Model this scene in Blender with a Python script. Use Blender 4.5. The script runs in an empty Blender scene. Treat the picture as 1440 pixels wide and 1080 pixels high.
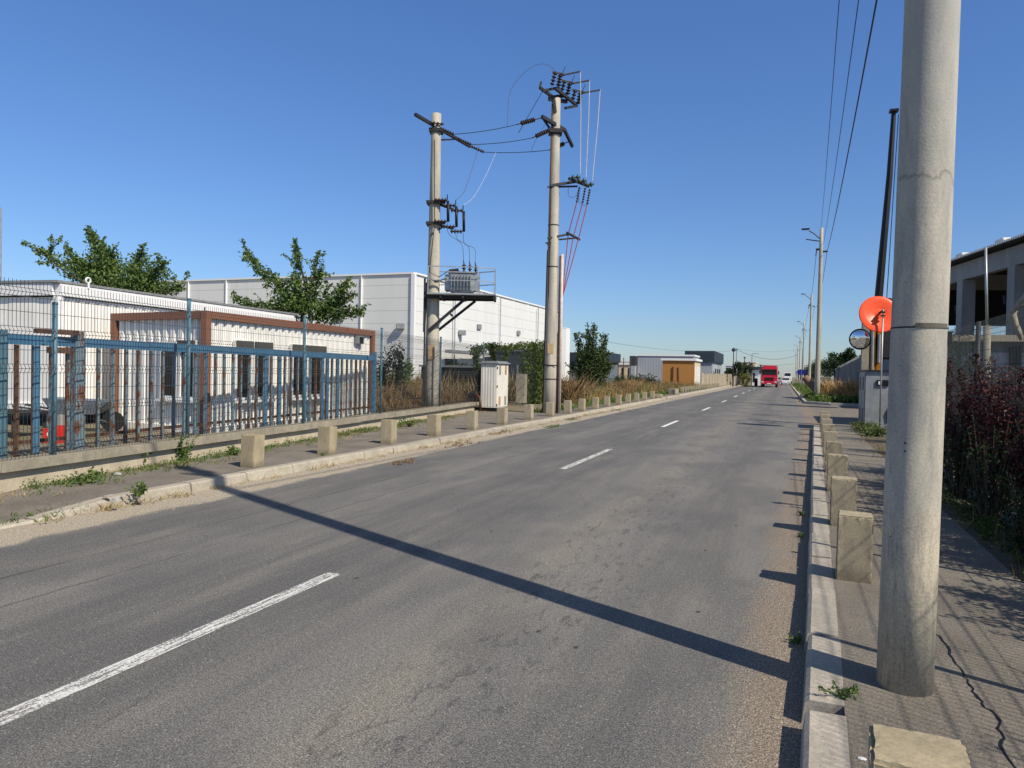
import bpy, bmesh, math, random
import numpy as np
from mathutils import Vector, Matrix
R = math.radians
PI = math.pi
sc = bpy.context.scene
col = sc.collection
rnd = random.Random(7)

# ------------------------------------------------------------------ camera model
F, CX, CY, H = 1010.0, 720.0, 540.0, 1.6
YAW, PITCH, ROLL = math.atan(382 / F), R(-1.0), 0.020
fw = Vector((-math.sin(YAW) * math.cos(PITCH), math.cos(YAW) * math.cos(PITCH), math.sin(PITCH)))
rt = Vector((math.cos(YAW), math.sin(YAW), 0))
up = rt.cross(fw)
RT = rt * math.cos(ROLL) + up * math.sin(ROLL)
UP = -rt * math.sin(ROLL) + up * math.cos(ROLL)
def ray(u, v): return fw + RT * ((u - CX) / F) - UP * ((v - CY) / F)
def atz(u, v, z=0.0):
    d = ray(u, v); t = (z - H) / d.z; return Vector((d.x * t, d.y * t, z))
def at(u, v, Y):
    d = ray(u, v); t = Y / d.y; return Vector((d.x * t, Y, d.z * t + H))
def onp(u, v, a, b):
    d = ray(u, v); nx, ny = b[1] - a[1], -(b[0] - a[0])
    t = (nx * a[0] + ny * a[1]) / (nx * d.x + ny * d.y)
    return Vector((d.x * t, d.y * t, d.z * t + H))

cam = bpy.data.cameras.new('camera')
co = bpy.data.objects.new('camera', cam); col.objects.link(co)
cam.sensor_width = 36; cam.lens = F / 1440 * 36; cam.clip_end = 6000; cam.clip_start = 0.05
m = Matrix((RT, UP, -fw)).transposed().to_4x4(); m.translation = (0, 0, H)
co.matrix_world = m
sc.camera = co

# ------------------------------------------------------------------ light
SAZ = Vector((0.905, -0.425, 0)).normalized(); SEL = R(44)
w = bpy.data.worlds.new('World'); sc.world = w; w.use_nodes = True
nt = w.node_tree; nt.nodes.clear()
sky = nt.nodes.new('ShaderNodeTexSky'); sky.sky_type = 'NISHITA'; sky.sun_disc = False
sky.sun_elevation = SEL; sky.sun_rotation = math.atan2(SAZ.x, SAZ.y)
sky.air_density = 1.0; sky.dust_density = 0.3; sky.ozone_density = 3.0; sky.altitude = 50
bg = nt.nodes.new('ShaderNodeBackground'); bg.inputs[1].default_value = 0.1
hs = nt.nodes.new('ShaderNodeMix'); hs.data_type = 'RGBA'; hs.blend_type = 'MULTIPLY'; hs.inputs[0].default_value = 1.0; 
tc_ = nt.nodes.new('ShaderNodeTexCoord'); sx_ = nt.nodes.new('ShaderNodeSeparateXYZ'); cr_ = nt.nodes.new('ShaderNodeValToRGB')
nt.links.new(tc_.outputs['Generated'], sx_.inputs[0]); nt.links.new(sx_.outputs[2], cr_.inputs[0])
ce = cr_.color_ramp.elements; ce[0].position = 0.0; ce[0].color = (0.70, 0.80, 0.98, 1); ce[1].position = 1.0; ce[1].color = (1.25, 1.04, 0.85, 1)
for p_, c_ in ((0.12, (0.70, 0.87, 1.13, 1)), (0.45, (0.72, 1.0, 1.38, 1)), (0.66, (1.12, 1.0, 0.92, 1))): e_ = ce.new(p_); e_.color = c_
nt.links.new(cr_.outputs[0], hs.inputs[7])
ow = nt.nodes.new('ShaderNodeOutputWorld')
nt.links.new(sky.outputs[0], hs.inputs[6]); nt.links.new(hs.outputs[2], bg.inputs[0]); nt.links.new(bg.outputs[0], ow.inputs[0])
sun = bpy.data.lights.new('sun', 'SUN'); sun.energy = 4.9; sun.angle = R(0.55); sun.color = (1.0, 0.915, 0.77)
so = bpy.data.objects.new('sun', sun); col.objects.link(so)
sd = Vector((SAZ.x * math.cos(SEL), SAZ.y * math.cos(SEL), math.sin(SEL)))
so.rotation_euler = sd.to_track_quat('Z', 'Y').to_euler()
sc.view_settings.view_transform = 'Standard'; sc.view_settings.look = 'None'
sc.view_settings.exposure = 0.10; sc.view_settings.gamma = 1

# ------------------------------------------------------------------ materials
class N:
    def __init__(s, name):
        s.m = bpy.data.materials.new(name); s.m.use_nodes = True
        s.t = s.m.node_tree; s.n = s.t.nodes; s.b = s.n['Principled BSDF']; s.out = s.n['Material Output']
        s.b.inputs['Specular IOR Level'].default_value = 0.3
    def add(s, t, **k):
        x = s.n.new(t)
        for a, b in k.items(): setattr(x, a, b)
        return x
    def l(s, a, b): s.t.links.new(a, b)
    def pos(s, sx=1, sy=1, sz=1, obj=False):
        if obj: o = s.add('ShaderNodeTexCoord').outputs['Object']
        else: o = s.add('ShaderNodeNewGeometry').outputs['Position']
        mp = s.add('ShaderNodeMapping'); mp.inputs['Scale'].default_value = (sx, sy, sz); s.l(o, mp.inputs[0]); return mp.outputs[0]
    def noise(s, v, scale, detail=4, rough=0.6, dist=0):
        x = s.add('ShaderNodeTexNoise'); x.inputs['Scale'].default_value = scale; x.inputs['Detail'].default_value = detail
        x.inputs['Roughness'].default_value = rough; x.inputs['Distortion'].default_value = dist; s.l(v, x.inputs['Vector']); return x.outputs['Fac']
    def ramp(s, f, *st, interp='LINEAR'):
        x = s.add('ShaderNodeValToRGB'); x.color_ramp.interpolation = interp; e = x.color_ramp.elements
        while len(e) < len(st): e.new(0.5)
        for i, (p, c) in enumerate(st):
            e[i].position = p; e[i].color = (c, c, c, 1) if not isinstance(c, tuple) else (*c, 1)
        s.l(f, x.inputs[0]); return x.outputs[0]
    def mix(s, f, a, b, mode='MIX'):
        x = s.add('ShaderNodeMix', data_type='RGBA', blend_type=mode)
        for i, v in ((0, f), (6, a), (7, b)):
            if isinstance(v, (int, float)): x.inputs[i].default_value = v if i == 0 else (v, v, v, 1)
            elif isinstance(v, tuple): x.inputs[i].default_value = (*v, 1)
            else: s.l(v, x.inputs[i])
        return x.outputs[2]
    def math(s, op, a, b=None, c=None):
        x = s.add('ShaderNodeMath', operation=op)
        for i, v in enumerate((a, b, c)):
            if v is None: continue
            if isinstance(v, (int, float)): x.inputs[i].default_value = v
            else: s.l(v, x.inputs[i])
        return x.outputs[0]
    def base(s, c):
        if isinstance(c, tuple): s.b.inputs['Base Color'].default_value = (*c, 1)
        else: s.l(c, s.b.inputs['Base Color'])
        return s
    def bump(s, f, strength=0.3, dist=0.01):
        x = s.add('ShaderNodeBump'); x.inputs['Strength'].default_value = strength; x.inputs['Distance'].default_value = dist
        s.l(f, x.inputs['Height']); s.l(x.outputs[0], s.b.inputs['Normal']); return s
    def rough(s, r, metal=0):
        s.b.inputs['Roughness'].default_value = r; s.b.inputs['Metallic'].default_value = metal; return s

M = {}
def simple(name, c, rough=0.6, metal=0, var=0.15, scale=6, bump=0):
    n = N(name); f = n.noise(n.pos(), scale, 5)
    c2 = tuple(max(0, x * (1 - var * 2)) for x in c)
    n.base(n.mix(n.ramp(f, (0.35, 0.0), (0.7, 1.0)), c2, c)).rough(rough, metal)
    if bump: n.bump(n.noise(n.pos(), scale * 6), bump, 0.01)
    M[name] = n.m; return n.m
def concrete(name, a, b, pits=True, vert=0.25, sc_=3.0, bs=0.35):
    n = N(name)
    f1 = n.noise(n.pos(1, 1, vert), sc_, 6, 0.65)
    f2 = n.noise(n.pos(), 45, 4, 0.7)
    f3 = n.noise(n.pos(1, 1, 0.4), 0.9, 3)
    c = n.mix(n.ramp(f1, (0.35, 0.0), (0.68, 1.0)), b, a)
    c = n.mix(n.ramp(f2, (0.3, 0.65), (0.62, 0.0)), c, tuple(x * 0.6 for x in b))
    c = n.mix(n.ramp(f3, (0.4, 0.35), (0.6, 0.0)), c, tuple(x * 0.7 for x in b))
    if pits:
        v = n.add('ShaderNodeTexVoronoi'); v.inputs['Scale'].default_value = 22; n.l(n.pos(), v.inputs['Vector'])
        c = n.mix(n.ramp(v.outputs['Distance'], (0.05, 0.7), (0.09, 0.0)), c, (0.05, 0.045, 0.04))
    n.base(c).rough(0.85).bump(f2, bs, 0.006); M[name] = n.m; return n.m
def rusty(name, c, rust=(0.16, 0.06, 0.025), amt=0.58, rough=0.5, scale=4):
    n = N(name); f = n.noise(n.pos(1, 1, 0.35), scale, 8, 0.7)
    n.base(n.mix(n.ramp(f, (amt, 0.0), (amt + 0.05, 1.0)), n.mix(n.ramp(n.noise(n.pos(), 1.3), (0.3, 0.0), (0.7, 0.6)), c, tuple(x * 0.7 + 0.04 for x in c)), rust)).rough(rough)
    M[name] = n.m; return n.m
def leafmat(name, c1, c2, c3, trans=0.25):
    n = N(name); g = n.add('ShaderNodeNewGeometry')
    c = n.ramp(g.outputs['Random Per Island'], (0.0, c1), (0.45, c2), (0.9, c3))
    n.base(c).rough(0.55); n.b.inputs['Specular IOR Level'].default_value = 0.25
    tr = n.add('ShaderNodeBsdfTranslucent'); n.l(n.mix(1.0, c, (1.3, 1.5, 0.6), 'MULTIPLY'), tr.inputs[0])
    ms = n.add('ShaderNodeMixShader'); ms.inputs[0].default_value = trans
    n.l(n.b.outputs[0], ms.inputs[1]); n.l(tr.outputs[0], ms.inputs[2]); n.l(ms.outputs[0], n.out.inputs[0])
    M[name] = n.m; return n.m

# asphalt of the road -------------------------------------------------
def asphalt_road():
    n = N('road_asphalt')
    geo = n.add('ShaderNodeNewGeometry'); sp = n.add('ShaderNodeSeparateXYZ'); n.l(geo.outputs['Position'], sp.inputs[0])
    X, Y = sp.outputs[0], sp.outputs[1]
    wob = n.noise(n.pos(0.6, 0.12, 1), 1.0, 4)
    Xw = n.math('ADD', X, n.math('MULTIPLY', n.math('SUBTRACT', wob, 0.5), 0.9))
    t = n.math('DIVIDE', n.math('ADD', Xw, 7.2), 8.0)
    A = lambda x: (x + 7.2) / 8.0
    dark, mid, tan = (0.112, 0.109, 0.104), (0.158, 0.152, 0.142), (0.198, 0.181, 0.153)
    lane = n.ramp(t, (A(-6.6), mid), (A(-6.0), dark), (A(-5.5), dark), (A(-4.8), mid), (A(-4.1), dark), (A(-3.4), dark), (A(-2.9), dark), (A(-2.1), mid), (A(-1.75), tan), (A(-1.3), mid), (A(-0.7), dark), (A(-0.25), mid))
    # dust streaks and mottling
    st = n.noise(n.pos(3.0, 0.25, 1), 1.3, 6, 0.65)
    c = n.mix(n.ramp(st, (0.40, 0.0), (0.66, 0.55)), lane, (0.205, 0.192, 0.170))
    bl = n.noise(n.pos(1.1, 0.55, 1), 1.0, 5, 0.6)
    c = n.mix(n.ramp(bl, (0.40, 0.5), (0.55, 0.0)), c, (0.092, 0.09, 0.091))
    # dark scuffed patches in the right lane
    pm = n.ramp(t, (A(-2.1), 0.0), (A(-1.7), 1.0), (A(-1.2), 1.0), (A(-0.7), 0.0))
    pn = n.ramp(n.noise(n.pos(6, 2.0, 1), 2.2, 7, 0.75, 0.6), (0.54, 0.0), (0.62, 0.7))
    c = n.mix(n.math('MULTIPLY', pm, pn), c, (0.062, 0.06, 0.06))
    # sand in both gutters
    gn = n.noise(n.pos(1.6, 0.7, 1), 1.6, 6, 0.7)
    lm = n.math('SUBTRACT', n.math('ADD', -6.25, n.math('MULTIPLY', n.math('SUBTRACT', gn, 0.5), 0.7)), X)
    lf = n.ramp(n.math('MULTIPLY', lm, 4.0), (0.0, 0.0), (0.55, 0.92))
    edge_ = 0
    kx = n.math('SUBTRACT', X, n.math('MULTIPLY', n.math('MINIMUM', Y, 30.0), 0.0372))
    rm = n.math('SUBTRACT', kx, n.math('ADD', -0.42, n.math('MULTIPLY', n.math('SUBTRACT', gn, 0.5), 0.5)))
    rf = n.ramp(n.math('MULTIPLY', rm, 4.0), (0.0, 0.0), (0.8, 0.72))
    sandn = n.noise(n.pos(), 60, 4, 0.8)
    sand = n.mix(n.ramp(sandn, (0.35, 0.0), (0.7, 1.0)), (0.24, 0.20, 0.15), (0.50, 0.43, 0.33))
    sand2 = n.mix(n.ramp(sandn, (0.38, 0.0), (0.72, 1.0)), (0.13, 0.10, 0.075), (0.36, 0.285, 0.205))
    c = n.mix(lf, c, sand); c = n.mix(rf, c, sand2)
    # joints and cracks along the lanes
    for x0, wd, amp in ((-5.35, 0.014, 0.10), (-4.72, 0.010, 0.16)):
        wv = n.noise(n.pos(0.2, 1.2, 1), 1.1 + x0 * 0.01, 6, 0.7)
        d = n.math('ABSOLUTE', n.math('SUBTRACT', X, n.math('ADD', x0, n.math('MULTIPLY', n.math('SUBTRACT', wv, 0.5), amp))))
        gap = n.ramp(n.noise(n.pos(1, 1.5, 1), 0.8 + x0 * 0.05, 4), (0.42, 0.0), (0.52, 0.75))
        c = n.mix(n.math('MULTIPLY', n.math('LESS_THAN', d, wd), gap), c, (0.045, 0.043, 0.042))
    # aggregate
    fine = n.noise(n.pos(), 120, 3, 0.8)
    c = n.mix(1.0, c, n.ramp(fine, (0.34, 0.30), (0.5, 0.95), (0.64, 2.1)), 'MULTIPLY')
    fine2 = n.noise(n.pos(), 38, 3, 0.7)
    c = n.mix(1.0, c, n.ramp(fine2, (0.35, 0.78), (0.65, 1.2)), 'MULTIPLY')
    v = n.add('ShaderNodeTexVoronoi'); v.inputs['Scale'].default_value = 34; n.l(n.pos(), v.inputs['Vector'])
    pick = n.math('GREATER_THAN', n.math('FRACT', n.math('MULTIPLY', v.outputs['Color'], 7.3)), 0.72)
    c = n.mix(n.math('MULTIPLY', n.ramp(v.outputs['Distance'], (0.10, 0.85), (0.17, 0.0)), pick), c, (0.42, 0.40, 0.37))
    v2 = n.add('ShaderNodeTexVoronoi'); v2.inputs['Scale'].default_value = 3.1; n.l(n.pos(1, 0.6, 1), v2.inputs['Vector'])
    c = n.mix(n.ramp(v2.outputs['Distance'], (0.035, 0.85), (0.06, 0.0)), c, (0.03, 0.03, 0.03))
    # fine branching cracks, oil drips
    cv = n.add('ShaderNodeTexVoronoi', feature='DISTANCE_TO_EDGE'); cv.inputs['Scale'].default_value = 0.75
    wv_ = n.add('ShaderNodeMix', data_type='RGBA'); wv_.inputs[0].default_value = 0.12; nz_ = n.add('ShaderNodeTexNoise'); nz_.inputs['Scale'].default_value = 3.5; nz_.inputs['Detail'].default_value = 5; n.l(n.pos(), nz_.inputs['Vector'])
    n.l(n.pos(1.0, .45, 1), wv_.inputs[6]); n.l(nz_.outputs['Color'], wv_.inputs[7]); n.l(wv_.outputs[2], cv.inputs['Vector'])
    cm_ = n.math('MULTIPLY', n.ramp(cv.outputs['Distance'], (0.0, .45), (0.006, 0.)), n.ramp(n.noise(n.pos(.7, .35, 1), .8, 3), (.56, 0.), (.62, 1.)))
    c = n.mix(cm_, c, (.04, .038, .036))
    od = n.math('MULTIPLY', n.ramp(n.noise(n.pos(1.5, .8, 1), 3.2, 6, .75), (.64, 0.), (.70, .55)), n.ramp(t, (A(-5.2), .3), (A(-4.9), 1.), (A(-4.5), .3), (A(-2.4), .2), (A(-1.6), 1.), (A(-.9), .4)))
    c = n.mix(od, c, (.055, .053, .052))
    n.base(c).rough(0.82); n.b.inputs['Specular IOR Level'].default_value = 0.35
    n.bump(n.math('ADD', fine, n.math('MULTIPLY', fine2, 0.6)), 0.55, 0.004); M['road_asphalt'] = n.m
asphalt_road()
def walk_asphalt():
    n = N('walk_asphalt')
    f = n.noise(n.pos(), 70, 4, 0.8); g = n.noise(n.pos(), 1.4, 5, 0.65)
    c = n.mix(n.ramp(g, (0.35, 0.0), (0.65, 1.0)), (0.155, 0.137, 0.115), (0.225, 0.200, 0.165))
    c = n.mix(1.0, c, n.ramp(f, (0.32, 0.55), (0.5, 0.95), (0.7, 1.5)), 'MULTIPLY')
    v = n.add('ShaderNodeTexVoronoi'); v.inputs['Scale'].default_value = 26; n.l(n.pos(), v.inputs['Vector'])
    c = n.mix(n.ramp(v.outputs['Distance'], (0.07, 0.6), (0.12, 0.0)), c, (0.38, 0.34, 0.29))
    n.base(c).rough(0.88).bump(f, 0.7, 0.006); M['walk_asphalt'] = n.m
walk_asphalt()
def soil(name, a, b, s=8):
    n = N(name); f = n.noise(n.pos(), s, 8, 0.7); g = n.noise(n.pos(), 0.5, 5)
    c = n.mix(n.ramp(f, (0.3, 0.0), (0.7, 1.0)), a, b)
    c = n.mix(n.ramp(g, (0.45, 0.0), (0.6, 0.6)), c, (0.12, 0.12, 0.05))
    n.base(c).rough(0.95).bump(f, 0.8, 0.03); M[name] = n.m
soil('dry_soil', (0.13, 0.10, 0.065), (0.30, 0.25, 0.17))
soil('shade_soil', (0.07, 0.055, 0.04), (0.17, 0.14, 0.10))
soil('far_field', (0.20, 0.16, 0.09), (0.30, 0.25, 0.15), 0.4)
def paintmat():
    n = N('road_paint')
    f = n.noise(n.pos(22, 1.6, 1), 1.6, 6, 0.8); g = n.noise(n.pos(), 75, 3, 0.8); k = n.noise(n.pos(), 0.5, 2)
    a = n.math('ADD', n.math('MULTIPLY', f, 0.62), n.math('MULTIPLY', g, 0.38))
    al = n.ramp(a, (0.455, 0.10), (0.515, 1.0))
    n.base(n.mix(g, (0.50, 0.49, 0.46), (0.80, 0.79, 0.76))).rough(0.7)
    tr = n.add('ShaderNodeBsdfTransparent'); ms = n.add('ShaderNodeMixShader')
    n.l(al, ms.inputs[0]); n.l(tr.outputs[0], ms.inputs[1]); n.l(n.b.outputs[0], ms.inputs[2]); n.l(ms.outputs[0], n.out.inputs[0])
    M['road_paint'] = n.m
paintmat()
simple('road_paint_far', (0.78, 0.77, 0.74), 0.7, var=0.08, scale=9)
concrete('pole_concrete', (0.56, 0.50, 0.385), (0.34, 0.325, 0.275), vert=0.22, sc_=6)
def poleconc():
    n = N('near_pole'); a, b, d = (0.60, 0.53, 0.40), (0.36, 0.335, 0.275), (0.17, 0.165, 0.15)
    P0 = n.pos(1, 1, .28)
    f1 = n.noise(P0, 7, 7, .68, .4); f2 = n.noise(n.pos(), 85, 4, .75); f3 = n.noise(n.pos(1, 1, .16), 14, 6, .7); f4 = n.noise(n.pos(1, 1, .5), 2.1, 4, .6)
    c = n.mix(n.ramp(f1, (.38, 0.), (.62, 1.)), b, a)
    c = n.mix(n.ramp(f4, (.42, .55), (.56, 0.)), c, (.30, .29, .255))
    c = n.mix(n.ramp(f3, (.53, 0.), (.70, .8)), c, d)
    c = n.mix(1.0, c, n.ramp(f2, (.33, .72), (.55, 1.02), (.7, 1.12)), 'MULTIPLY')
    v = n.add('ShaderNodeTexVoronoi'); v.inputs['Scale'].default_value = 16; n.l(n.pos(), v.inputs['Vector'])
    c = n.mix(n.ramp(v.outputs['Distance'], (.045, .8), (.075, 0.)), c, (.05, .045, .04))
    geo = n.add('ShaderNodeNewGeometry'); sp = n.add('ShaderNodeSeparateXYZ'); n.l(geo.outputs['Position'], sp.inputs[0])
    zz = n.math('ADD', sp.outputs[2], n.math('MULTIPLY', n.math('SUBTRACT', f1, .5), .25))
    c = n.mix(n.ramp(n.math('DIVIDE', zz, 4.0), (.23, 0.), (.26, .35), (.5, .35), (.8, .7)), c, n.mix(f1, (.30, .30, .28), (.50, .49, .45)))
    sm_ = n.math('ABSOLUTE', n.math('SUBTRACT', zz, 2.55)); c = n.mix(n.ramp(sm_, (.0, .5), (.012, 0.)), c, (.1, .09, .08))
    n.base(c).rough(.85).bump(n.math('ADD', f2, f1), .45, .004); M['near_pole'] = n.m
poleconc()
concrete('pole_pale', (0.64, 0.58, 0.46), (0.40, 0.37, 0.31), vert=0.15, sc_=5, pits=False)
concrete('bollard_concrete', (0.43, 0.355, 0.225), (0.33, 0.275, 0.18), vert=1, sc_=4)
def bollardmat():
    n = N('bollard_concrete'); oi = n.add('ShaderNodeObjectInfo')
    f1 = n.noise(n.pos(1, 1, .5), 6, 6, .65); f2 = n.noise(n.pos(), 60, 4, .7); f3 = n.noise(n.pos(1, 1, .18), 16, 5, .7)
    c = n.mix(n.ramp(f1, (.35, 0.), (.65, 1.)), (.31, .26, .17), (.43, .355, .23))
    c = n.mix(n.ramp(oi.outputs['Random'], (0., 0.), (1., .55)), c, (.36, .33, .26))
    c = n.mix(n.ramp(f3, (.58, 0.), (.70, .6)), c, (.20, .175, .125))
    geo = n.add('ShaderNodeNewGeometry'); sp = n.add('ShaderNodeSeparateXYZ'); n.l(geo.outputs['Position'], sp.inputs[0])
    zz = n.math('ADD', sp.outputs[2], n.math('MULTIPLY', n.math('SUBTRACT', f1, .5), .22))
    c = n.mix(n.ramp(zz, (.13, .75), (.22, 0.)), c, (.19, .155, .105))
    v = n.add('ShaderNodeTexVoronoi'); v.inputs['Scale'].default_value = 19; n.l(n.pos(), v.inputs['Vector'])
    c = n.mix(n.ramp(v.outputs['Distance'], (.05, .8), (.09, 0.)), c, (.06, .05, .04))
    c = n.mix(1.0, c, n.ramp(f2, (.3, .8), (.6, 1.06)), 'MULTIPLY')
    n.base(c).rough(.88).bump(f2, .4, .004); M['bollard_concrete'] = n.m
bollardmat()
concrete('kerb_concrete', (0.56, 0.50, 0.40), (0.40, 0.36, 0.29), vert=1, sc_=5)
concrete('kerb_right', (0.55, 0.49, 0.41), (0.38, 0.345, 0.29), vert=1, sc_=5, bs=0.6)
concrete('kerb_pale', (0.66, 0.62, 0.54), (0.50, 0.47, 0.41), vert=1, sc_=4, pits=False)
concrete('wall_plaster', (0.70, 0.61, 0.44), (0.50, 0.43, 0.31), vert=0.5, sc_=3, pits=False)
concrete('coping_concrete', (0.46, 0.41, 0.31), (0.28, 0.25, 0.19), vert=1, sc_=6)
concrete('grey_concrete', (0.42, 0.42, 0.41), (0.31, 0.31, 0.305), vert=0.3, sc_=1.2, pits=False)
concrete('beige_wall', (0.48, 0.42, 0.32), (0.36, 0.31, 0.23), vert=0.3, sc_=1, pits=False)
simple('wire_metal', (0.085, 0.095, 0.095), 0.5, 0.3); simple('cable_black', (0.012, 0.013, 0.016), 0.5)
simple('cable_grey', (0.10, 0.105, 0.12), 0.5); simple('cable_white', (0.62, 0.62, 0.66), 0.4); simple('cable_red', (0.36, 0.07, 0.06), 0.5)
simple('dark_steel', (0.05, 0.05, 0.052), 0.55, 0.4); simple('galv', (0.42, 0.44, 0.45), 0.45, 0.5)
simple('grey_paint', (0.30, 0.32, 0.33), 0.5, scale=3); simple('insulator', (0.045, 0.030, 0.026), 0.25); simple('insulator_green', (0.07, 0.10, 0.08), 0.3)
rusty('blue_paint', (0.06, 0.17, 0.285), amt=0.63); rusty('teal_paint', (0.075, 0.165, 0.215), amt=0.66); rusty('old_blue', (0.16, 0.235, 0.275), amt=0.52, scale=9)
rusty('rust', (0.125, 0.062, 0.032), (0.075, 0.035, 0.02), 0.5); rusty('brown_frame', (0.25, 0.10, 0.052), (0.18, 0.07, 0.038), 0.6)
rusty('white_sheet', (0.88, 0.86, 0.80), (0.50, 0.44, 0.34), 0.70); rusty('white_panel', (0.88, 0.86, 0.81), (0.55, 0.50, 0.42), 0.74, scale=2)
rusty('cabinet_white', (0.76, 0.73, 0.66), (0.45, 0.24, 0.11), 0.64, scale=7)
simple('window_dark', (0.018, 0.02, 0.022), 0.12, var=0.1); simple('shutter', (0.10, 0.095, 0.085), 0.6); simple('cream_panel', (0.55, 0.50, 0.38), 0.6)
simple('white_trim', (0.80, 0.80, 0.79), 0.5, var=0.04); simple('roof_grey', (0.26, 0.27, 0.27), 0.6); simple('orange_plastic', (0.95, 0.105, 0.03), 0.28, var=0.05)
simple('red_plastic', (0.68, 0.03, 0.02), 0.4, var=0.05); simple('truck_red', (0.55, 0.03, 0.055), 0.3, var=0.05); simple('yellow_machine', (0.46, 0.185, 0.015), 0.45)
simple('old_strap', (0.15, 0.135, 0.11), 0.7, scale=30); simple('black', (0.012, 0.012, 0.013), 0.5); simple('navy', (0.035, 0.05, 0.07), 0.6); simple('ochre', (0.50, 0.235, 0.065), 0.8, scale=12); simple('cream', (0.74, 0.60, 0.40), 0.8)
simple('lightgrey', (0.42, 0.44, 0.47), 0.7, scale=2); simple('bluegrey', (0.17, 0.20, 0.24), 0.6); simple('sign_blue', (0.02, 0.03, 0.25), 0.4); simple('tyre', (0.015, 0.015, 0.015), 0.8)
simple('lamp_glass', (0.8, 0.8, 0.78), 0.1); simple('dark_sheet_and_shade', (0.02, 0.02, 0.02), 0.8); simple('bark', (0.11, 0.085, 0.06), 0.9, bump=0.5); simple('stone', (0.36, 0.31, 0.25), 0.9, scale=40)
simple('litter_grey', (0.42, 0.41, 0.38), 0.8, scale=30); simple('paper', (0.8, 0.8, 0.78), 0.7, var=0.05); simple('pinkpipe', (0.68, 0.58, 0.52), 0.5); simple('brown_pipe', (0.12, 0.05, 0.035), 0.5); simple('earthpipe', (0.30, 0.19, 0.14), 0.9)
simple('ochre_stain', (0.50, 0.36, 0.19), 0.85, scale=14); simple('dirty_green', (0.30, 0.33, 0.25), 0.6); simple('faded_orange', (0.52, 0.30, 0.12), 0.6)
leafmat('leaf_tree', (0.035, 0.07, 0.02), (0.08, 0.14, 0.035), (0.20, 0.26, 0.08))
leafmat('leaf_mid', (0.02, 0.038, 0.014), (0.045, 0.075, 0.024), (0.13, 0.16, 0.06))
leafmat('leaf_dark', (0.012, 0.028, 0.012), (0.022, 0.045, 0.016), (0.05, 0.08, 0.03))
leafmat('leaf_vine', (0.03, 0.055, 0.012), (0.06, 0.10, 0.02), (0.14, 0.17, 0.04))
leafmat('leaf_weed', (0.05, 0.085, 0.02), (0.09, 0.15, 0.035), (0.19, 0.23, 0.08))
leafmat('leaf_red', (0.028, 0.007, 0.009), (0.055, 0.011, 0.015), (0.09, 0.022, 0.022), 0.06)
leafmat('dry_blade', (0.20, 0.135, 0.06), (0.34, 0.25, 0.12), (0.46, 0.36, 0.19), 0.2)
leafmat('dry_brown', (0.13, 0.075, 0.045), (0.24, 0.15, 0.08), (0.34, 0.24, 0.12), 0.2)
leafmat('dry_orange', (0.30, 0.16, 0.07), (0.48, 0.29, 0.13), (0.62, 0.43, 0.21), 0.2)
leafmat('bush_yellow', (0.10, 0.11, 0.02), (0.16, 0.16, 0.03), (0.22, 0.20, 0.05))
def seams(name, a, pitch, dark, axis=2, wdt=0.03):
    n = N(name); geo = n.add('ShaderNodeNewGeometry'); sp = n.add('ShaderNodeSeparateXYZ'); n.l(geo.outputs['Position'], sp.inputs[0])
    f = n.math('FRACT', n.math('DIVIDE', sp.outputs[axis], pitch)); g = n.noise(n.pos(1, 1, 0.3), 0.25, 4)
    c = n.mix(n.ramp(g, (0.3, 0.0), (0.7, 1.0)), tuple(x * 0.93 for x in a), a)
    st_ = n.noise(n.pos(1.6, 1.6, .06), 1.2, 5, .7); c = n.mix(n.ramp(st_, (.55, 0.), (.75, .45)), c, tuple(x * .72 for x in a))
    n.base(n.mix(n.math('LESS_THAN', f, wdt), c, dark)).rough(0.6); M[name] = n.m
seams('warehouse_panel', (0.72, 0.72, 0.69), 1.12, (0.52, 0.52, 0.50), wdt=0.06)
seams('ribbed_grey', (0.36, 0.38, 0.42), 0.35, (0.26, 0.28, 0.31), 0, 0.2)
def mirror():
    n = N('mirror_glass'); n.base((0.85, 0.87, 0.88)).rough(0.03, 1.0); M['mirror_glass'] = n.m
mirror()

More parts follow.
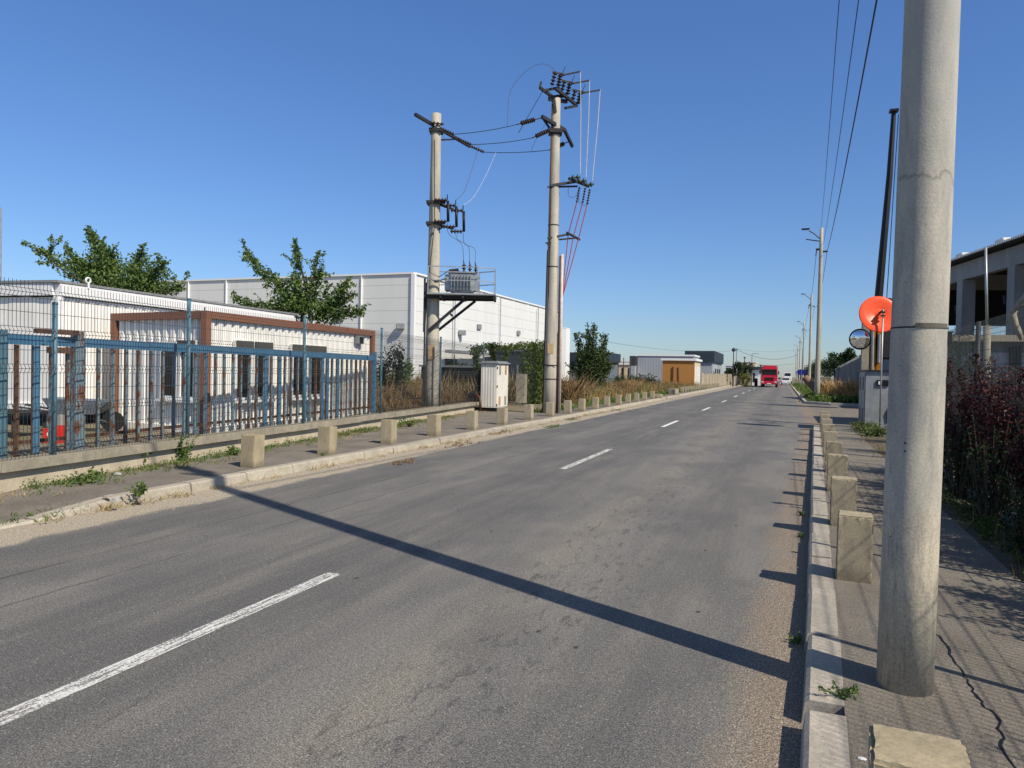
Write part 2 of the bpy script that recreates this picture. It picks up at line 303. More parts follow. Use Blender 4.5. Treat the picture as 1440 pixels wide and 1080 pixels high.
# ------------------------------------------------------------------ mesh builder
class MB:
    def __init__(s): s.v = []; s.f = []; s.smooth = False
    def add(s, vs, fs):
        o = len(s.v); s.v += [tuple(p) for p in vs]; s.f += [tuple(i + o for i in f) for f in fs]; return s
    def box(s, c, size, rz=0.0, taper=1.0, T=None):
        x, y, z = size[0] / 2, size[1] / 2, size[2] / 2; ca, sa = math.cos(rz), math.sin(rz); vs = []
        for k, (sx, sy, sz) in enumerate(((-1, -1, -1), (1, -1, -1), (1, 1, -1), (-1, 1, -1), (-1, -1, 1), (1, -1, 1), (1, 1, 1), (-1, 1, 1))):
            q = taper if sz > 0 else 1
            px, py = sx * x * q, sy * y * q
            vs.append((c[0] + px * ca - py * sa, c[1] + px * sa + py * ca, c[2] + sz * z))
        return s.add(vs, [(0, 3, 2, 1), (4, 5, 6, 7), (0, 1, 5, 4), (1, 2, 6, 5), (2, 3, 7, 6), (3, 0, 4, 7)])
    def bb(s, a, b): # axis box from min to max
        return s.box(((a[0] + b[0]) / 2, (a[1] + b[1]) / 2, (a[2] + b[2]) / 2), (abs(b[0] - a[0]), abs(b[1] - a[1]), abs(b[2] - a[2])))
    def bbox(s, c, size, rz=0.0, bev=0.012):  # box with bevelled edges
        bm = bmesh.new(); bmesh.ops.create_cube(bm, size=1); bmesh.ops.scale(bm, vec=size, verts=bm.verts)
        bmesh.ops.bevel(bm, geom=list(bm.edges), offset=bev, segments=2, affect='EDGES')
        bmesh.ops.rotate(bm, cent=(0, 0, 0), matrix=Matrix.Rotation(rz, 3, 'Z'), verts=bm.verts); bmesh.ops.translate(bm, vec=c, verts=bm.verts)
        return s.frombm(bm)
    def frombm(s, bm):
        bm.verts.ensure_lookup_table(); bm.verts.index_update()
        s.add([v.co[:] for v in bm.verts], [tuple(v.index for v in f.verts) for f in bm.faces]); bm.free(); return s
    def bar(s, a, b, w_, h_=None, upv=(0, 0, 1)):
        a, b = Vector(a), Vector(b); h_ = h_ or w_; d = (b - a).normalized(); u = Vector(upv)
        if abs(d.dot(u)) > 0.98: u = Vector((1, 0, 0))
        x = d.cross(u).normalized() * w_ / 2; y = x.cross(d).normalized() * h_ / 2
        vs = [p + i * x + j * y for p in (a, b) for i, j in ((-1, -1), (1, -1), (1, 1), (-1, 1))]
        return s.add(vs, [(0, 1, 2, 3), (7, 6, 5, 4), (0, 4, 5, 1), (1, 5, 6, 2), (2, 6, 7, 3), (3, 7, 4, 0)])
    def tube(s, pts, r, n=8, cap=True):
        pts = [Vector(p) for p in pts]; rs = r if isinstance(r, (list, tuple)) else [r] * len(pts); o = len(s.v); pr = None
        for i, p in enumerate(pts):
            d = (pts[min(i + 1, len(pts) - 1)] - pts[max(i - 1, 0)]).normalized()
            if pr is None: pr = d.cross(Vector((0, 0, 1)) if abs(d.z) < 0.95 else Vector((1, 0, 0))).normalized()
            pr = (pr - d * pr.dot(d)).normalized(); q = d.cross(pr)
            for k in range(n):
                a = 2 * PI * k / n; s.v.append(tuple(p + (pr * math.cos(a) + q * math.sin(a)) * rs[i]))
        for i in range(len(pts) - 1):
            for k in range(n):
                a, b = o + i * n + k, o + i * n + (k + 1) % n; s.f.append((a, b, b + n, a + n))
        if cap: s.f.append(tuple(o + k for k in range(n))[::-1]); s.f.append(tuple(o + (len(pts) - 1) * n + k for k in range(n)))
        return s
    def lathe(s, prof, n=24, T=None):
        o = len(s.v); T = T or Matrix.Identity(4)
        for r, z in prof:
            for k in range(n):
                a = 2 * PI * k / n; s.v.append(tuple(T @ Vector((r * math.cos(a), r * math.sin(a), z))))
        for i in range(len(prof) - 1):
            for k in range(n):
                a, b = o + i * n + k, o + i * n + (k + 1) % n; s.f.append((a, b, b + n, a + n))
        s.f.append(tuple(o + k for k in range(n))[::-1]); s.f.append(tuple(o + (len(prof) - 1) * n + k for k in range(n))); return s
    def prism(s, poly, z0, z1):
        n = len(poly); vs = [(x, y, z0) for x, y in poly] + [(x, y, z1) for x, y in poly]
        return s.add(vs, [tuple(range(n))[::-1], tuple(range(n, 2 * n))] + [(i, (i + 1) % n, (i + 1) % n + n, i + n) for i in range(n)])
    def build(s, name, mt, parent=None, smooth=False, off=None):
        me = bpy.data.meshes.new(name)
        v = s.v if off is None else [(p[0] - off[0], p[1] - off[1], p[2] - off[2]) for p in s.v]
        me.from_pydata(v, [], s.f); me.update()
        me.materials.append(M[mt] if isinstance(mt, str) else mt)
        if smooth:
            me.polygons.foreach_set('use_smooth', [True] * len(me.polygons))
        o = bpy.data.objects.new(name, me); col.objects.link(o)
        if parent: o.parent = parent
        elif off is not None: o.location = off
        return o
def tag(o, label=None, cat=None, group=None, kind=None):
    if label: o['label'] = label
    if cat: o['category'] = cat
    if group: o['group'] = group
    if kind: o['kind'] = kind
    return o
def empty(name, loc, label, cat, rz=0, group=None):
    o = bpy.data.objects.new(name, None); col.objects.link(o); o.location = loc; o.rotation_euler = (0, 0, rz); o.empty_display_size = 0.2
    return tag(o, label, cat, group)
def copy_tree(o, parent=None):
    c = o.copy(); col.objects.link(c); c.parent = parent
    for ch in list(o.children): copy_tree(ch, c)
    return c
def struct(o): return tag(o, kind='structure')
ORD = ['nearest', 'second', 'third', 'fourth', 'fifth', 'sixth', 'seventh', 'eighth', 'ninth', 'tenth', 'eleventh', 'twelfth', 'thirteenth', 'fourteenth', 'fifteenth', 'sixteenth', 'seventeenth', 'eighteenth', 'nineteenth', 'twentieth']

# ------------------------------------------------------------------ foliage helpers
def leaf_cloud(mb, pts, size, seed=1, droop=0.3, aspect=0.55, fold=0.25):
    """pts: array (n,3) leaf positions; adds one folded diamond leaf per point"""
    r = np.random.default_rng(seed); n = len(pts); P = np.asarray(pts, float)
    d = r.normal(size=(n, 3)); d[:, 2] -= droop; d /= np.linalg.norm(d, axis=1)[:, None]
    q = r.normal(size=(n, 3)); q -= d * np.sum(q * d, 1)[:, None]; q /= np.linalg.norm(q, axis=1)[:, None]
    nn = np.cross(d, q); L = size * r.uniform(0.6, 1.3, (n, 1)); W = L * aspect
    a = P; b = P + d * L * 0.45 + q * W * 0.5 + nn * W * fold; c = P + d * L; e = P + d * L * 0.45 - q * W * 0.5 + nn * W * fold
    V = np.stack([a, b, c, e], 1).reshape(-1, 3); o = len(mb.v)
    mb.v += [tuple(x) for x in V.tolist()]
    mb.f += [(o + 4 * i, o + 4 * i + 1, o + 4 * i + 2, o + 4 * i + 3) for i in range(n)]
def along(a, b, n, r0, r1, rg, bias=1.0):
    t = rg.uniform(0, 1, n) ** bias; a, b = np.array(a), np.array(b)
    p = a + (b - a) * t[:, None]; r = (r0 + (r1 - r0) * t)[:, None]
    d = rg.normal(size=(n, 3)); d /= np.linalg.norm(d, axis=1)[:, None]
    return p + d * r * rg.uniform(0, 1, (n, 1)) ** 0.6
def blob(c, rad, n, rg, shell=0.45):
    d = rg.normal(size=(n, 3)); d /= np.linalg.norm(d, axis=1)[:, None]
    return np.array(c) + d * np.array(rad) * rg.uniform(shell, 1, (n, 1))
def make_tree(name, base, limbs, clumps, leaf, size, label, cat='tree', seed=3, trunk_r=0.12, lm='leaf_tree', group=None):
    """limbs: list of (start, end, n_leaves, r0, r1) in world; clumps: (centre, radii, n)"""
    rg = np.random.default_rng(seed); root = empty(name, base, label, cat, group=group); tb = MB(); lf = MB(); b = Vector(base)
    size *= .78; limbs = [(a_, b_, int(n_ * 1.75), r0_, r1_) for a_, b_, n_, r0_, r1_ in limbs]; clumps = [(c_, r_, int(n_ * 1.7)) for c_, r_, n_ in clumps]
    for (s_, e_, n, r0, r1) in limbs:
        s_, e_ = Vector(s_), Vector(e_); mid = (s_ + e_) / 2 + Vector(rg.normal(size=3).tolist()) * (e_ - s_).length * 0.05
        tb.tube([s_ - b, mid - b, e_ - b], [trunk_r * 0.55, trunk_r * 0.3, 0.012], 6)
        P = along(s_ - b, e_ - b, n, r0, r1, rg, 0.8); leaf_cloud(lf, P, size, seed + n)
        for _ in range(5):
            t = rg.uniform(0.3, 0.95); p0 = s_.lerp(e_, t); dv = Vector(rg.normal(size=3).tolist()).normalized(); dv.z = abs(dv.z)
            q = p0 + dv * r0 * 1.2; tb.tube([p0 - b, q - b], [0.015, 0.005], 4)
            leaf_cloud(lf, along(p0 - b, q - b, max(6, n // 12), 0.12, 0.06, rg), size, seed + 7)
    for (c, rad, n) in clumps:
        c = Vector(c) - b; leaf_cloud(lf, blob(c, rad, n, rg, 0.2), size, seed + int(n) + 1)
    top = Vector(limbs[0][0]) - b if limbs else Vector((0, 0, 1))
    tb.tube([(0, 0, -0.1), top * 0.5 + Vector((0.03, 0.02, 0)), top], [trunk_r, trunk_r * 0.85, trunk_r * 0.6], 8)
    tb.build('trunk', 'bark', root, True); lf.build('crown', lm, root)
    return root
def blades(mb, spots, h, n_per, spread, w_=0.012, seed=1, lean=0.35):
    rg = np.random.default_rng(seed); vs = []; fs = []; o = len(mb.v)
    S = np.repeat(np.asarray(spots, float), n_per, 0); n = len(S)
    p = S.copy(); p[:, :2] += rg.normal(scale=spread, size=(n, 2)); hh = h * rg.uniform(0.25, 1.15, n) * np.clip(0.72 + 0.5 * np.sin(S[:, 0] * 1.9 + 3 * np.sin(S[:, 1] * .37)) * np.cos(S[:, 1] * 1.1) + rg.normal(0, .08, n), .25, 1.3)
    ang = rg.uniform(0, 2 * PI, n); ln = rg.uniform(0, lean, n) * hh; a2 = rg.uniform(0, 2 * PI, n)
    ax = np.stack([np.cos(ang), np.sin(ang), np.zeros(n)], 1) * w_ * rg.uniform(0.6, 1.5, n)[:, None]
    tip = p + np.stack([np.cos(a2) * ln, np.sin(a2) * ln, hh], 1); mid = p * 0.5 + tip * 0.5; mid[:, 2] += hh * 0.08
    V = np.stack([p - ax, p + ax, mid + ax * 0.8, tip, mid - ax * 0.8], 1).reshape(-1, 3)
    mb.v += [tuple(x) for x in V.tolist()]
    for i in range(n): k = o + 5 * i; mb.f.append((k, k + 1, k + 2, k + 3, k + 4))
def weed(name, c, r, h, n, label, lm='leaf_weed', size=0.06, seed=1, group=None, cat='weed'):
    rg = np.random.default_rng(seed); mb = MB(); sm = MB()
    P = []
    k = max(4, n // 14)
    for i in range(k):
        a = rg.uniform(0, 2 * PI); q = rg.uniform(0.1, 1) ** 0.7 * r; e = np.array([math.cos(a) * q, math.sin(a) * q, h * rg.uniform(0.35, 1.0)])
        sm.tube([(0, 0, 0), tuple(e * 0.55 + np.array([0, 0, 0.1 * h])), tuple(e)], [0.006, 0.004, 0.002], 4)
        P.append(along((e * 0.25), e, 14, size * 0.8, size * 0.5, rg))
    leaf_cloud(mb, np.concatenate(P), size, seed)
    root = empty(name, c, label, cat, group=group); mb.build('leaves', lm, root); sm.build('stem', 'leaf_weed', root); return root

# ------------------------------------------------------------------ lines of the place
def kl(y): return -6.92 - max(0, y - 22) * 0.010           # left kerb face
def kr(y): return -0.02 + 0.0372 * y                         # right kerb face
def fl(y): return -8.35 - 0.118 * (y - 5.6)                  # left mesh fence / plinth line
def fb(y): return -8.87 - 0.126 * (y - 5.6)                  # blue picket fence line
FA = math.atan(0.118)
Z1 = 0.12

g = MB(); g.add([(-2500, -600, -0.02), (2500, -600, -0.02), (2500, 3500, -0.02), (-2500, 3500, -0.02)], [(0, 1, 2, 3)]); struct(g.build('ground', 'far_field'))
g = MB()
ys = [-20, 0, 10, 22, 45, 70, 100, 150, 260, 480]
for a, b in zip(ys, ys[1:]):
    g.add([(kl(a) - 0.15, a, 0), (1.35, a, 0), (1.35, b, 0), (kl(b) - 0.15, b, 0)], [(0, 1, 2, 3)])
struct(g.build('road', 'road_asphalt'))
g = MB(); g.add([(1.35, 24.0, 0.0), (60, 24.0, 0.0), (60, 45.5, 0.0), (1.35, 46.5, 0.0)], [(0, 1, 2, 3)]); struct(g.build('side_road', 'walk_asphalt'))
# centre line
def dash(y0, y1, x, far):
    return MB().add([(x - 0.062, y0, 0.004), (x + 0.062, y0, 0.004), (x + 0.062, y1, 0.004), (x - 0.062, y1, 0.004)], [(0, 1, 2, 3)])
dl = [(1.3, 4.72, -3.23), (11.4, 14.9, -3.39), (22.1, 25.4, -3.42), (33.6, 37.1, -3.42), (44.8, 48.4, -3.45), (57, 61, -3.5), (69, 73, -3.52), (82, 86, -3.54), (96, 101, -3.55), (112, 117, -3.56), (128, 133, -3.56)]
cl = MB()
d0 = MB()
for i, (a, b, x) in enumerate(dl):
    q = dash(a, b, x, i > 1); (d0 if i < 2 else cl).add(q.v, q.f)
struct(d0.build('lane_marking', 'road_paint')); struct(cl.build('lane_marking', 'road_paint_far'))
cl = MB().bb((-3.3, 117.9, 0.004), (1.0, 118.4, 0.008)); struct(cl.build('stop_line', 'road_paint_far'))

# left kerb: separate blocks in one strip
rk = random.Random(3)
def lz(y): # height of kerb / pavement edge
    return Z1 if y > 6.0 else max(0.022, Z1 - (6.0 - y) * 0.09)
g = MB(); y = -6.0
while y < 135:
    L = 1.0 if y < 40 else 4.0; j = 0.012; dx = rk.uniform(-0.012, 0.012); dz = rk.uniform(-0.006, 0.004)
    a, b = y + j, y + L - j * 0.3; xa, xb = kl(a) + dx, kl(b) + dx; za, zb = lz(a) + dz, lz(b) + dz
    vs = [(xa, a, -0.05), (xb, b, -0.05), (xb - 0.022, b, zb - 0.018), (xa - 0.022, a, za - 0.018), (xa - 0.045, a, za), (xb - 0.045, b, zb), (xb - 0.19, b, zb), (xa - 0.19, a, za), (xb - 0.19, b, -0.05), (xa - 0.19, a, -0.05)]
    g.add(vs, [(0, 1, 2, 3), (3, 2, 5, 4), (4, 5, 6, 7), (7, 6, 8, 9), (0, 3, 4, 7, 9), (1, 8, 6, 5, 2)]); y += L
struct(g.build('left_kerb', 'kerb_concrete'))
g = MB(); ys = [-6, 0, 3, 4.5, 5.0, 5.5, 6.0, 7, 9, 12, 16, 20, 24.4]
for a, b in zip(ys, ys[1:]):
    g.add([(fl(a) - 0.02, a, max(lz(a), 0.06)), (kl(a) - 0.18, a, lz(a) - 0.004), (kl(b) - 0.18, b, lz(b) - 0.004), (fl(b) - 0.02, b, max(lz(b), 0.06))], [(0, 1, 2, 3)])
g.add([(-8.9, 24.4, 0.116), (kl(24.4) - 0.18, 24.4, 0.116), (kl(135) - 0.18, 135, 0.116), (-9.6, 135, 0.116)], [(0, 1, 2, 3)])
struct(g.build('left_pavement', 'walk_asphalt'))
g = MB().add([(fl(-8) - 0.1, -8, 0.28), (fl(24.4) - 0.1, 24.4, 0.28), (-11.4, 27.5, 0.28), (-60, 30, 0.28), (-60, -8, 0.28)], [(4, 3, 2, 1, 0)]); struct(g.build('yard_ground', 'dry_soil'))
g = MB().add([(-8.9, 24.4, 0.09), (-9.6, 135, 0.09), (-60, 135, 0.09), (-60, 24.4, 0.09)], [(0, 1, 2, 3)]); struct(g.build('field', 'dry_soil'))

# right kerb
g = MB(); y = -1.4; k = 0
while y < 23.6:
    L = 0.98; xa, xb = kr(y) + rk.uniform(-.008, .008), kr(y + L) + rk.uniform(-.008, .008); dz = rk.uniform(-0.008, 0.004)
    a, b = y + 0.016, y + L - 0.006
    if k == 4: b -= 0.04; dz -= 0.006
    if k == 5: a += 0.05
    z = Z1 + dz
    g.add([(xa, a, -0.05), (xb, b, -0.05), (xb + 0.018, b, z - 0.016), (xa + 0.018, a, z - 0.016), (xa + 0.038, a, z), (xb + 0.038, b, z), (xb + 0.185, b, z), (xa + 0.185, a, z), (xb + 0.185, b, -0.05), (xa + 0.185, a, -0.05)],
          [(3, 2, 1, 0), (4, 5, 2, 3), (7, 6, 5, 4), (9, 8, 6, 7), (9, 7, 4, 3, 0), (2, 5, 6, 8, 1)]); y += L; k += 1
struct(g.build('right_kerb', 'kerb_right'))
g = MB(); n_ = 14
for i in range(n_):
    a, b = -3 + i * 27 / n_, -3 + (i + 1) * 27 / n_
    g.add([(kr(a) + 0.18, a, 0.113), (1.62 + 0.012 * a, a, 0.113), (1.62 + 0.012 * b, b, 0.113), (kr(b) + 0.18, b, 0.113)], [(0, 1, 2, 3)])
g.add([(kr(24) + 0.18, 24, 0.113), (1.9, 24, 0.113), (1.9, 24, -0.03), (kr(24) + 0.18, 24, -0.03)], [(0, 1, 2, 3)])
struct(g.build('right_pavement', 'walk_asphalt'))
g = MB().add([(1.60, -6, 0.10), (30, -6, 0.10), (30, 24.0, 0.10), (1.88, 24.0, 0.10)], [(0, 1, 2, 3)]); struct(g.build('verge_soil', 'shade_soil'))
g = MB()
for pa, pb in (((1.28, 47.4), (2.6, 45.6)), ((2.6, 45.6), (12, 43.2))):
    pa, pb = Vector((*pa, 0.06)), Vector((*pb, 0.06)); g.bar(pa, pb, 0.26, 0.18)
g.bar((1.3, 47.4, 0.05), (1.35, 300, 0.05), 0.15, 0.14); struct(g.build('side_kerb', 'kerb_pale'))
g = MB().add([(1.4, 47.4, 0.10), (2.6, 45.7, 0.10), (12, 43.3, 0.10), (40, 43, 0.1), (40, 400, 0.10), (1.4, 400, 0.10)], [(0, 1, 2, 3, 4, 5)]); struct(g.build('far_verge', 'dry_soil'))

# loose stones in the gutters
rg = np.random.default_rng(5); g = MB()
def pebble(x, y, z, s):
    o = len(g.v); a0 = rg.uniform(0, 6)
    for k in range(5): g.v.append((x + math.cos(a0 + k * 1.257) * s * rg.uniform(.7, 1.2), y + math.sin(a0 + k * 1.257) * s * rg.uniform(.7, 1.2), z))
    g.v.append((x, y, z + s * rg.uniform(.5, .9))); g.f.extend([(o + k, o + (k + 1) % 5, o + 5) for k in range(5)])
for i in range(5200):
    y = 1.6 + rg.uniform(0, 1) ** 1.7 * 22; x = kr(y) - abs(rg.normal(0, 0.17)) - 0.01; pebble(x, y, 0.0, rg.uniform(.002, .0065) * (1.9 if rg.uniform() < .03 else 1))
for i in range(5200):
    y = 4.2 + rg.uniform(0, 1) ** 1.3 * 36; x = kl(y) + abs(rg.normal(0, 0.24)) + 0.01; pebble(x, y, 0.0, rg.uniform(.004, .012) * (1.8 if rg.uniform() < .05 else 1))
for i in range(900):
    y = 1.6 + rg.uniform(0, 1) * 12; x = rg.uniform(kr(y) + .2, 1.7); pebble(x, y, 0.113, rg.uniform(.002, .006))
for i in range(500):
    y = 2 + rg.uniform(0, 1) * 14; x = rg.uniform(-6.4, -.4); pebble(x, y, 0.0, rg.uniform(.002, .006))
tag(g.build('gravel', 'stone'), 'fine loose gravel and grit lying along both gutters', 'gravel', kind='stuff')
# pavement cracks
g = MB()
def crack(pts, w0):
    P = []
    for a, b in zip(pts, pts[1:]):
        for i in range(8):
            t = i / 8; P.append((a[0] + (b[0] - a[0]) * t + rnd.uniform(-.012, .012), a[1] + (b[1] - a[1]) * t + rnd.uniform(-.012, .012)))
    for (a, b) in zip(P, P[1:]):
        w1 = w0 * rnd.uniform(.5, 1.3); w2 = w0 * rnd.uniform(.5, 1.3)
        g.add([(a[0] - w1, a[1], .1165), (a[0] + w1, a[1], .1165), (b[0] + w2, b[1], .1165), (b[0] - w2, b[1], .1165)], [(0, 1, 2, 3)])
crack([(.80, 5.15), (.88, 4.75), (.89, 4.2), (.885, 3.9), (.92, 3.7), (.87, 3.4), (.90, 2.9)], .0055)
crack([(.88, 4.62), (1.05, 4.5), (1.3, 4.2)], .003); crack([(1.05, 2.4), (.95, 3.0), (1.0, 3.2)], .004)
struct(g.build('pavement_crack', 'black'))

# ------------------------------------------------------------------ bollards
def bollard_mesh(h, seed):
    bm = bmesh.new(); bmesh.ops.create_cube(bm, size=1); bmesh.ops.scale(bm, vec=(.24, .24, h), verts=bm.verts)
    bmesh.ops.bevel(bm, geom=list(bm.edges), offset=.010, segments=2, affect='EDGES')
    bmesh.ops.subdivide_edges(bm, edges=[e for e in bm.edges if e.calc_length() > .1], cuts=11, use_grid_fill=True)
    q = random.Random(seed); chips = [(Vector((q.choice((-.12, .12)), q.uniform(-.12, .12), h / 2 - (0 if q.random() < .6 else q.uniform(0, h)))), q.uniform(.015, .032)) for _ in range(3)]
    for v in bm.verts:
        ed = sum((abs(abs(v.co.x) - .12) < .012, abs(abs(v.co.y) - .12) < .012, abs(v.co.z - h / 2) < .012))
        if ed >= 2: v.co += Vector((q.gauss(0, .0012), q.gauss(0, .0012), q.gauss(0, .0012)))
        for c, rr in chips:
            d = (v.co - c).length
            if d < rr and ed >= 2: v.co -= (v.co - Vector((0, 0, v.co.z * .9))).normalized() * (rr - d) * .35
    bmesh.ops.translate(bm, vec=(0, 0, h / 2), verts=bm.verts); return MB().frombm(bm)
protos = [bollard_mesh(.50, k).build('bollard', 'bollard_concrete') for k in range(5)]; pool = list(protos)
used = False
def put_bollard(x, y, z, rz, label, group):
    global used
    if pool: o = pool.pop()
    else: o = rnd.choice(protos).copy(); col.objects.link(o)
    o.location = (x, y, z - 0.03); o.rotation_euler = (rnd.uniform(-.022, .022), rnd.uniform(-.022, .022), rz); tag(o, label, 'bollard', group); return o
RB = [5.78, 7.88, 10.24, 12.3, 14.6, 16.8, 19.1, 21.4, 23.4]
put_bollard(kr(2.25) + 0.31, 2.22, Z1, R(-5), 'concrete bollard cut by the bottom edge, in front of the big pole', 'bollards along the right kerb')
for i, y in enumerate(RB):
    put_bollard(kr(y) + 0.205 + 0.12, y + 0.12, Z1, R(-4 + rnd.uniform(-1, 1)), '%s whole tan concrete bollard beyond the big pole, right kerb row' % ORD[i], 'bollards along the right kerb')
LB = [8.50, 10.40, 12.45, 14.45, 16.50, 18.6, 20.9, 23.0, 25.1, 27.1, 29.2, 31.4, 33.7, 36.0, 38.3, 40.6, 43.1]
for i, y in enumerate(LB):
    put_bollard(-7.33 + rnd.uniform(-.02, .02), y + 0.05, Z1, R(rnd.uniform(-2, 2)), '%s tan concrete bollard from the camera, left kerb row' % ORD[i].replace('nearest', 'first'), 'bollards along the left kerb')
for i in range(20):
    p = at(962 + i * 2.6, 556.5 - i * 0.62, 66 + i * 2.3)
    put_bollard(-8.05 - 0.012 * i, 62 + i * 2.05, Z1, 0, '%s bollard in the dense far row past the orange kiosk' % ORD[i], 'distant bollards on the left')
o = MB().bbox((0, 0, .12), (.5, .7, .24), 0, .03).build('broken_bollard', 'bollard_concrete', off=None); o.location = (-7.4, 45.6, Z1); tag(o, 'short broken bollard stump at the end of the left row', 'stump')
o = MB().bbox((0, 0, .2), (.5, 2.2, .4), 0, .03).build('concrete_block', 'beige_wall'); o.location = (-7.85, 55.6, Z1); tag(o, 'long low concrete block on the left kerb before the orange kiosk', 'block')

# ------------------------------------------------------------------ near pole
root = empty('utility_pole', (0.583, 3.92, 0), 'huge pale concrete utility pole in the right foreground', 'utility pole')
prof = []
for i in range(13):
    z = 0.05 + i * 9.45 / 12; prof.append((0.1235 - 0.0019 * z, z))
MB().lathe(prof, 40).build('shaft', 'near_pole', root, True)
g = MB()
for z, r0 in ((1.845, .1202),): g.lathe([(r0 - .002, z - .003), (r0 + .0022, z - .003), (r0 + .0022, z + .004), (r0 - .002, z + .004)], 40)
g.build('band', 'dark_steel', root)
g = MB()
def arcpatch(z, h, a0, a1, r, off=.0025):
    n = 10; vs = []
    for i in range(n + 1):
        a = a0 + (a1 - a0) * i / n
        for q, zz in ((r, z - h / 2), (r + off, z - h / 2), (r + off, z + h / 2), (r, z + h / 2)): vs.append((math.cos(a) * q, math.sin(a) * q, zz))
    fs = []
    for i in range(n):
        for k in range(4): fs.append((i * 4 + k, i * 4 + (k + 1) % 4, i * 4 + 4 + (k + 1) % 4, i * 4 + 4 + k))
    g.add(vs, fs)
arcpatch(1.853, .022, R(-105), R(-30), .1198, .004); g.build('strap', 'old_strap', root)
for q_, z_ in (((.118, -.03, 1.80), (.028, .02, .06)), ((.124, -.03, 1.60), (.02, .02, .03))): g = MB(); g.box(q_, z_); g.build('clamp', 'dark_steel', root)
for z in (1.30, 1.262): g = MB(); g.tube([Vector((-.053, -.106, z)), Vector((-.056, -.1135, z))], .0045, 8); g.build('bolt', 'dark_steel', root)
g = MB(); g.tube([(0, 0, 8.6), (-.5, .1, 8.9), (-1.3, .2, 9.2)], .03, 8); g.build('lamp_arm', 'galv', root)
g = MB(); g.bbox((-1.55, .24, 9.24), (.55, .22, .10), 0, .03); g.build('lamp_head', 'grey_paint', root)
root.rotation_euler = (0, R(0.55), 0)
g = MB(); g.bbox((0, -.12, 8.7), (.6, .08, .08), 0, .01); g.bbox((.15, 0, 9.1), (.4, .06, .3), 0, .02); g.build('bracket', 'dark_steel', root)

# ------------------------------------------------------------------ plinth wall and mesh fence, left
a, b = -5.0, 24.3
def strip(mb, y0, y1, xoff, th, z0, z1, f=fl):
    """wall strip following line f, from xoff (front) back by th"""
    vs = []
    for y in (y0, y1):
        for x, z in ((xoff, z0), (xoff, z1), (xoff - th, z1), (xoff - th, z0)): vs.append((f(y) + x, y, z))
    mb.add(vs, [(0, 4, 5, 1), (1, 5, 6, 2), (2, 6, 7, 3), (3, 7, 4, 0), (0, 1, 2, 3), (7, 6, 5, 4)])
root = empty('plinth_wall', (0, 0, 0), 'low plastered plinth wall with overhanging concrete coping under the left fence', 'wall')
g = MB()
for y0 in range(-5, 24): strip(g, y0, min(y0 + 1, 24.3), 0.0, 0.22, -0.05, 0.335)
g.build('wall_base', 'wall_plaster', root)
g = MB(); y = -5.0
while y < 24.2:
    L = min(rnd.choice((1.45, 1.5, 1.55)), 24.3 - y); dz = rnd.uniform(-.006, .006); strip(g, y + .006, y + L, 0.085 + rnd.uniform(-.006, .006), 0.32, 0.338 + dz, 0.455 + dz); y += L
g.build('coping', 'coping_concrete', root)

def mesh_panel(f, y0, y1, z0, z1, folds, side=1, wr=0.0034, pitch=0.052, lowspike=True):
    """welded wire panel: verticals following V folds plus horizontals"""
    mb = MB(); prof = [(0, z0)]
    for zf in folds:
        if zf - .05 > prof[-1][1]: prof.append((0, zf - .05))
        prof += [(0.035 * side, zf), (0, zf + .05)]
    prof.append((0, z1)); n = int(abs(y1 - y0) / pitch)
    for i in range(n + 1):
        y = y0 + (y1 - y0) * (i + .5) / (n + 1)
        mb.tube([(f(y) + d, y, z) for d, z in prof], wr, 3, cap=False)
    for zf in folds:
        for d, dz in ((0, -.05), (.035 * side, 0), (0, .05)): mb.bar((f(y0) + d, y0, zf + dz), (f(y1) + d, y1, zf + dz), wr * (1.9 if side > 0 else 1.2))
    zs = sorted(folds)
    for za, zb in zip(zs, zs[1:]): zm = (za + zb) / 2; mb.bar((f(y0), y0, zm), (f(y1), y1, zm), wr * 1.9)
    return mb
root = empty('mesh_fence', (0, 0, 0), 'grey welded wire mesh fence on the left plinth wall, teal posts', 'mesh fence')
POST = [1.5, 3.9, 6.34, 8.77, 12.23, 15.97, 20.4, 25.2]
for i, (y0, y1) in enumerate(zip([-1.0] + POST, POST)):
    zz = 0.46 if y1 < 21 else 0.3
    mesh_panel(fl, y0 + .02, y1 - .02, zz, 2.56, (.56, 1.05, 1.52, 1.96, 2.42)).build('wire_panel', 'wire_metal', root)
for i, y in enumerate(POST):
    g = MB(); g.tube([(fl(y) - .045, y, .3), (fl(y) - .045, y, 2.62 if y > 6.5 else 2.32)], .031, 10); g.tube([(fl(y) - .045, y, 2.62 if y > 6.5 else 2.32), (fl(y) - .045, y, 2.65 if y > 6.5 else 2.35)], [.036, .03], 10); g.build('post', 'teal_paint', root, True)

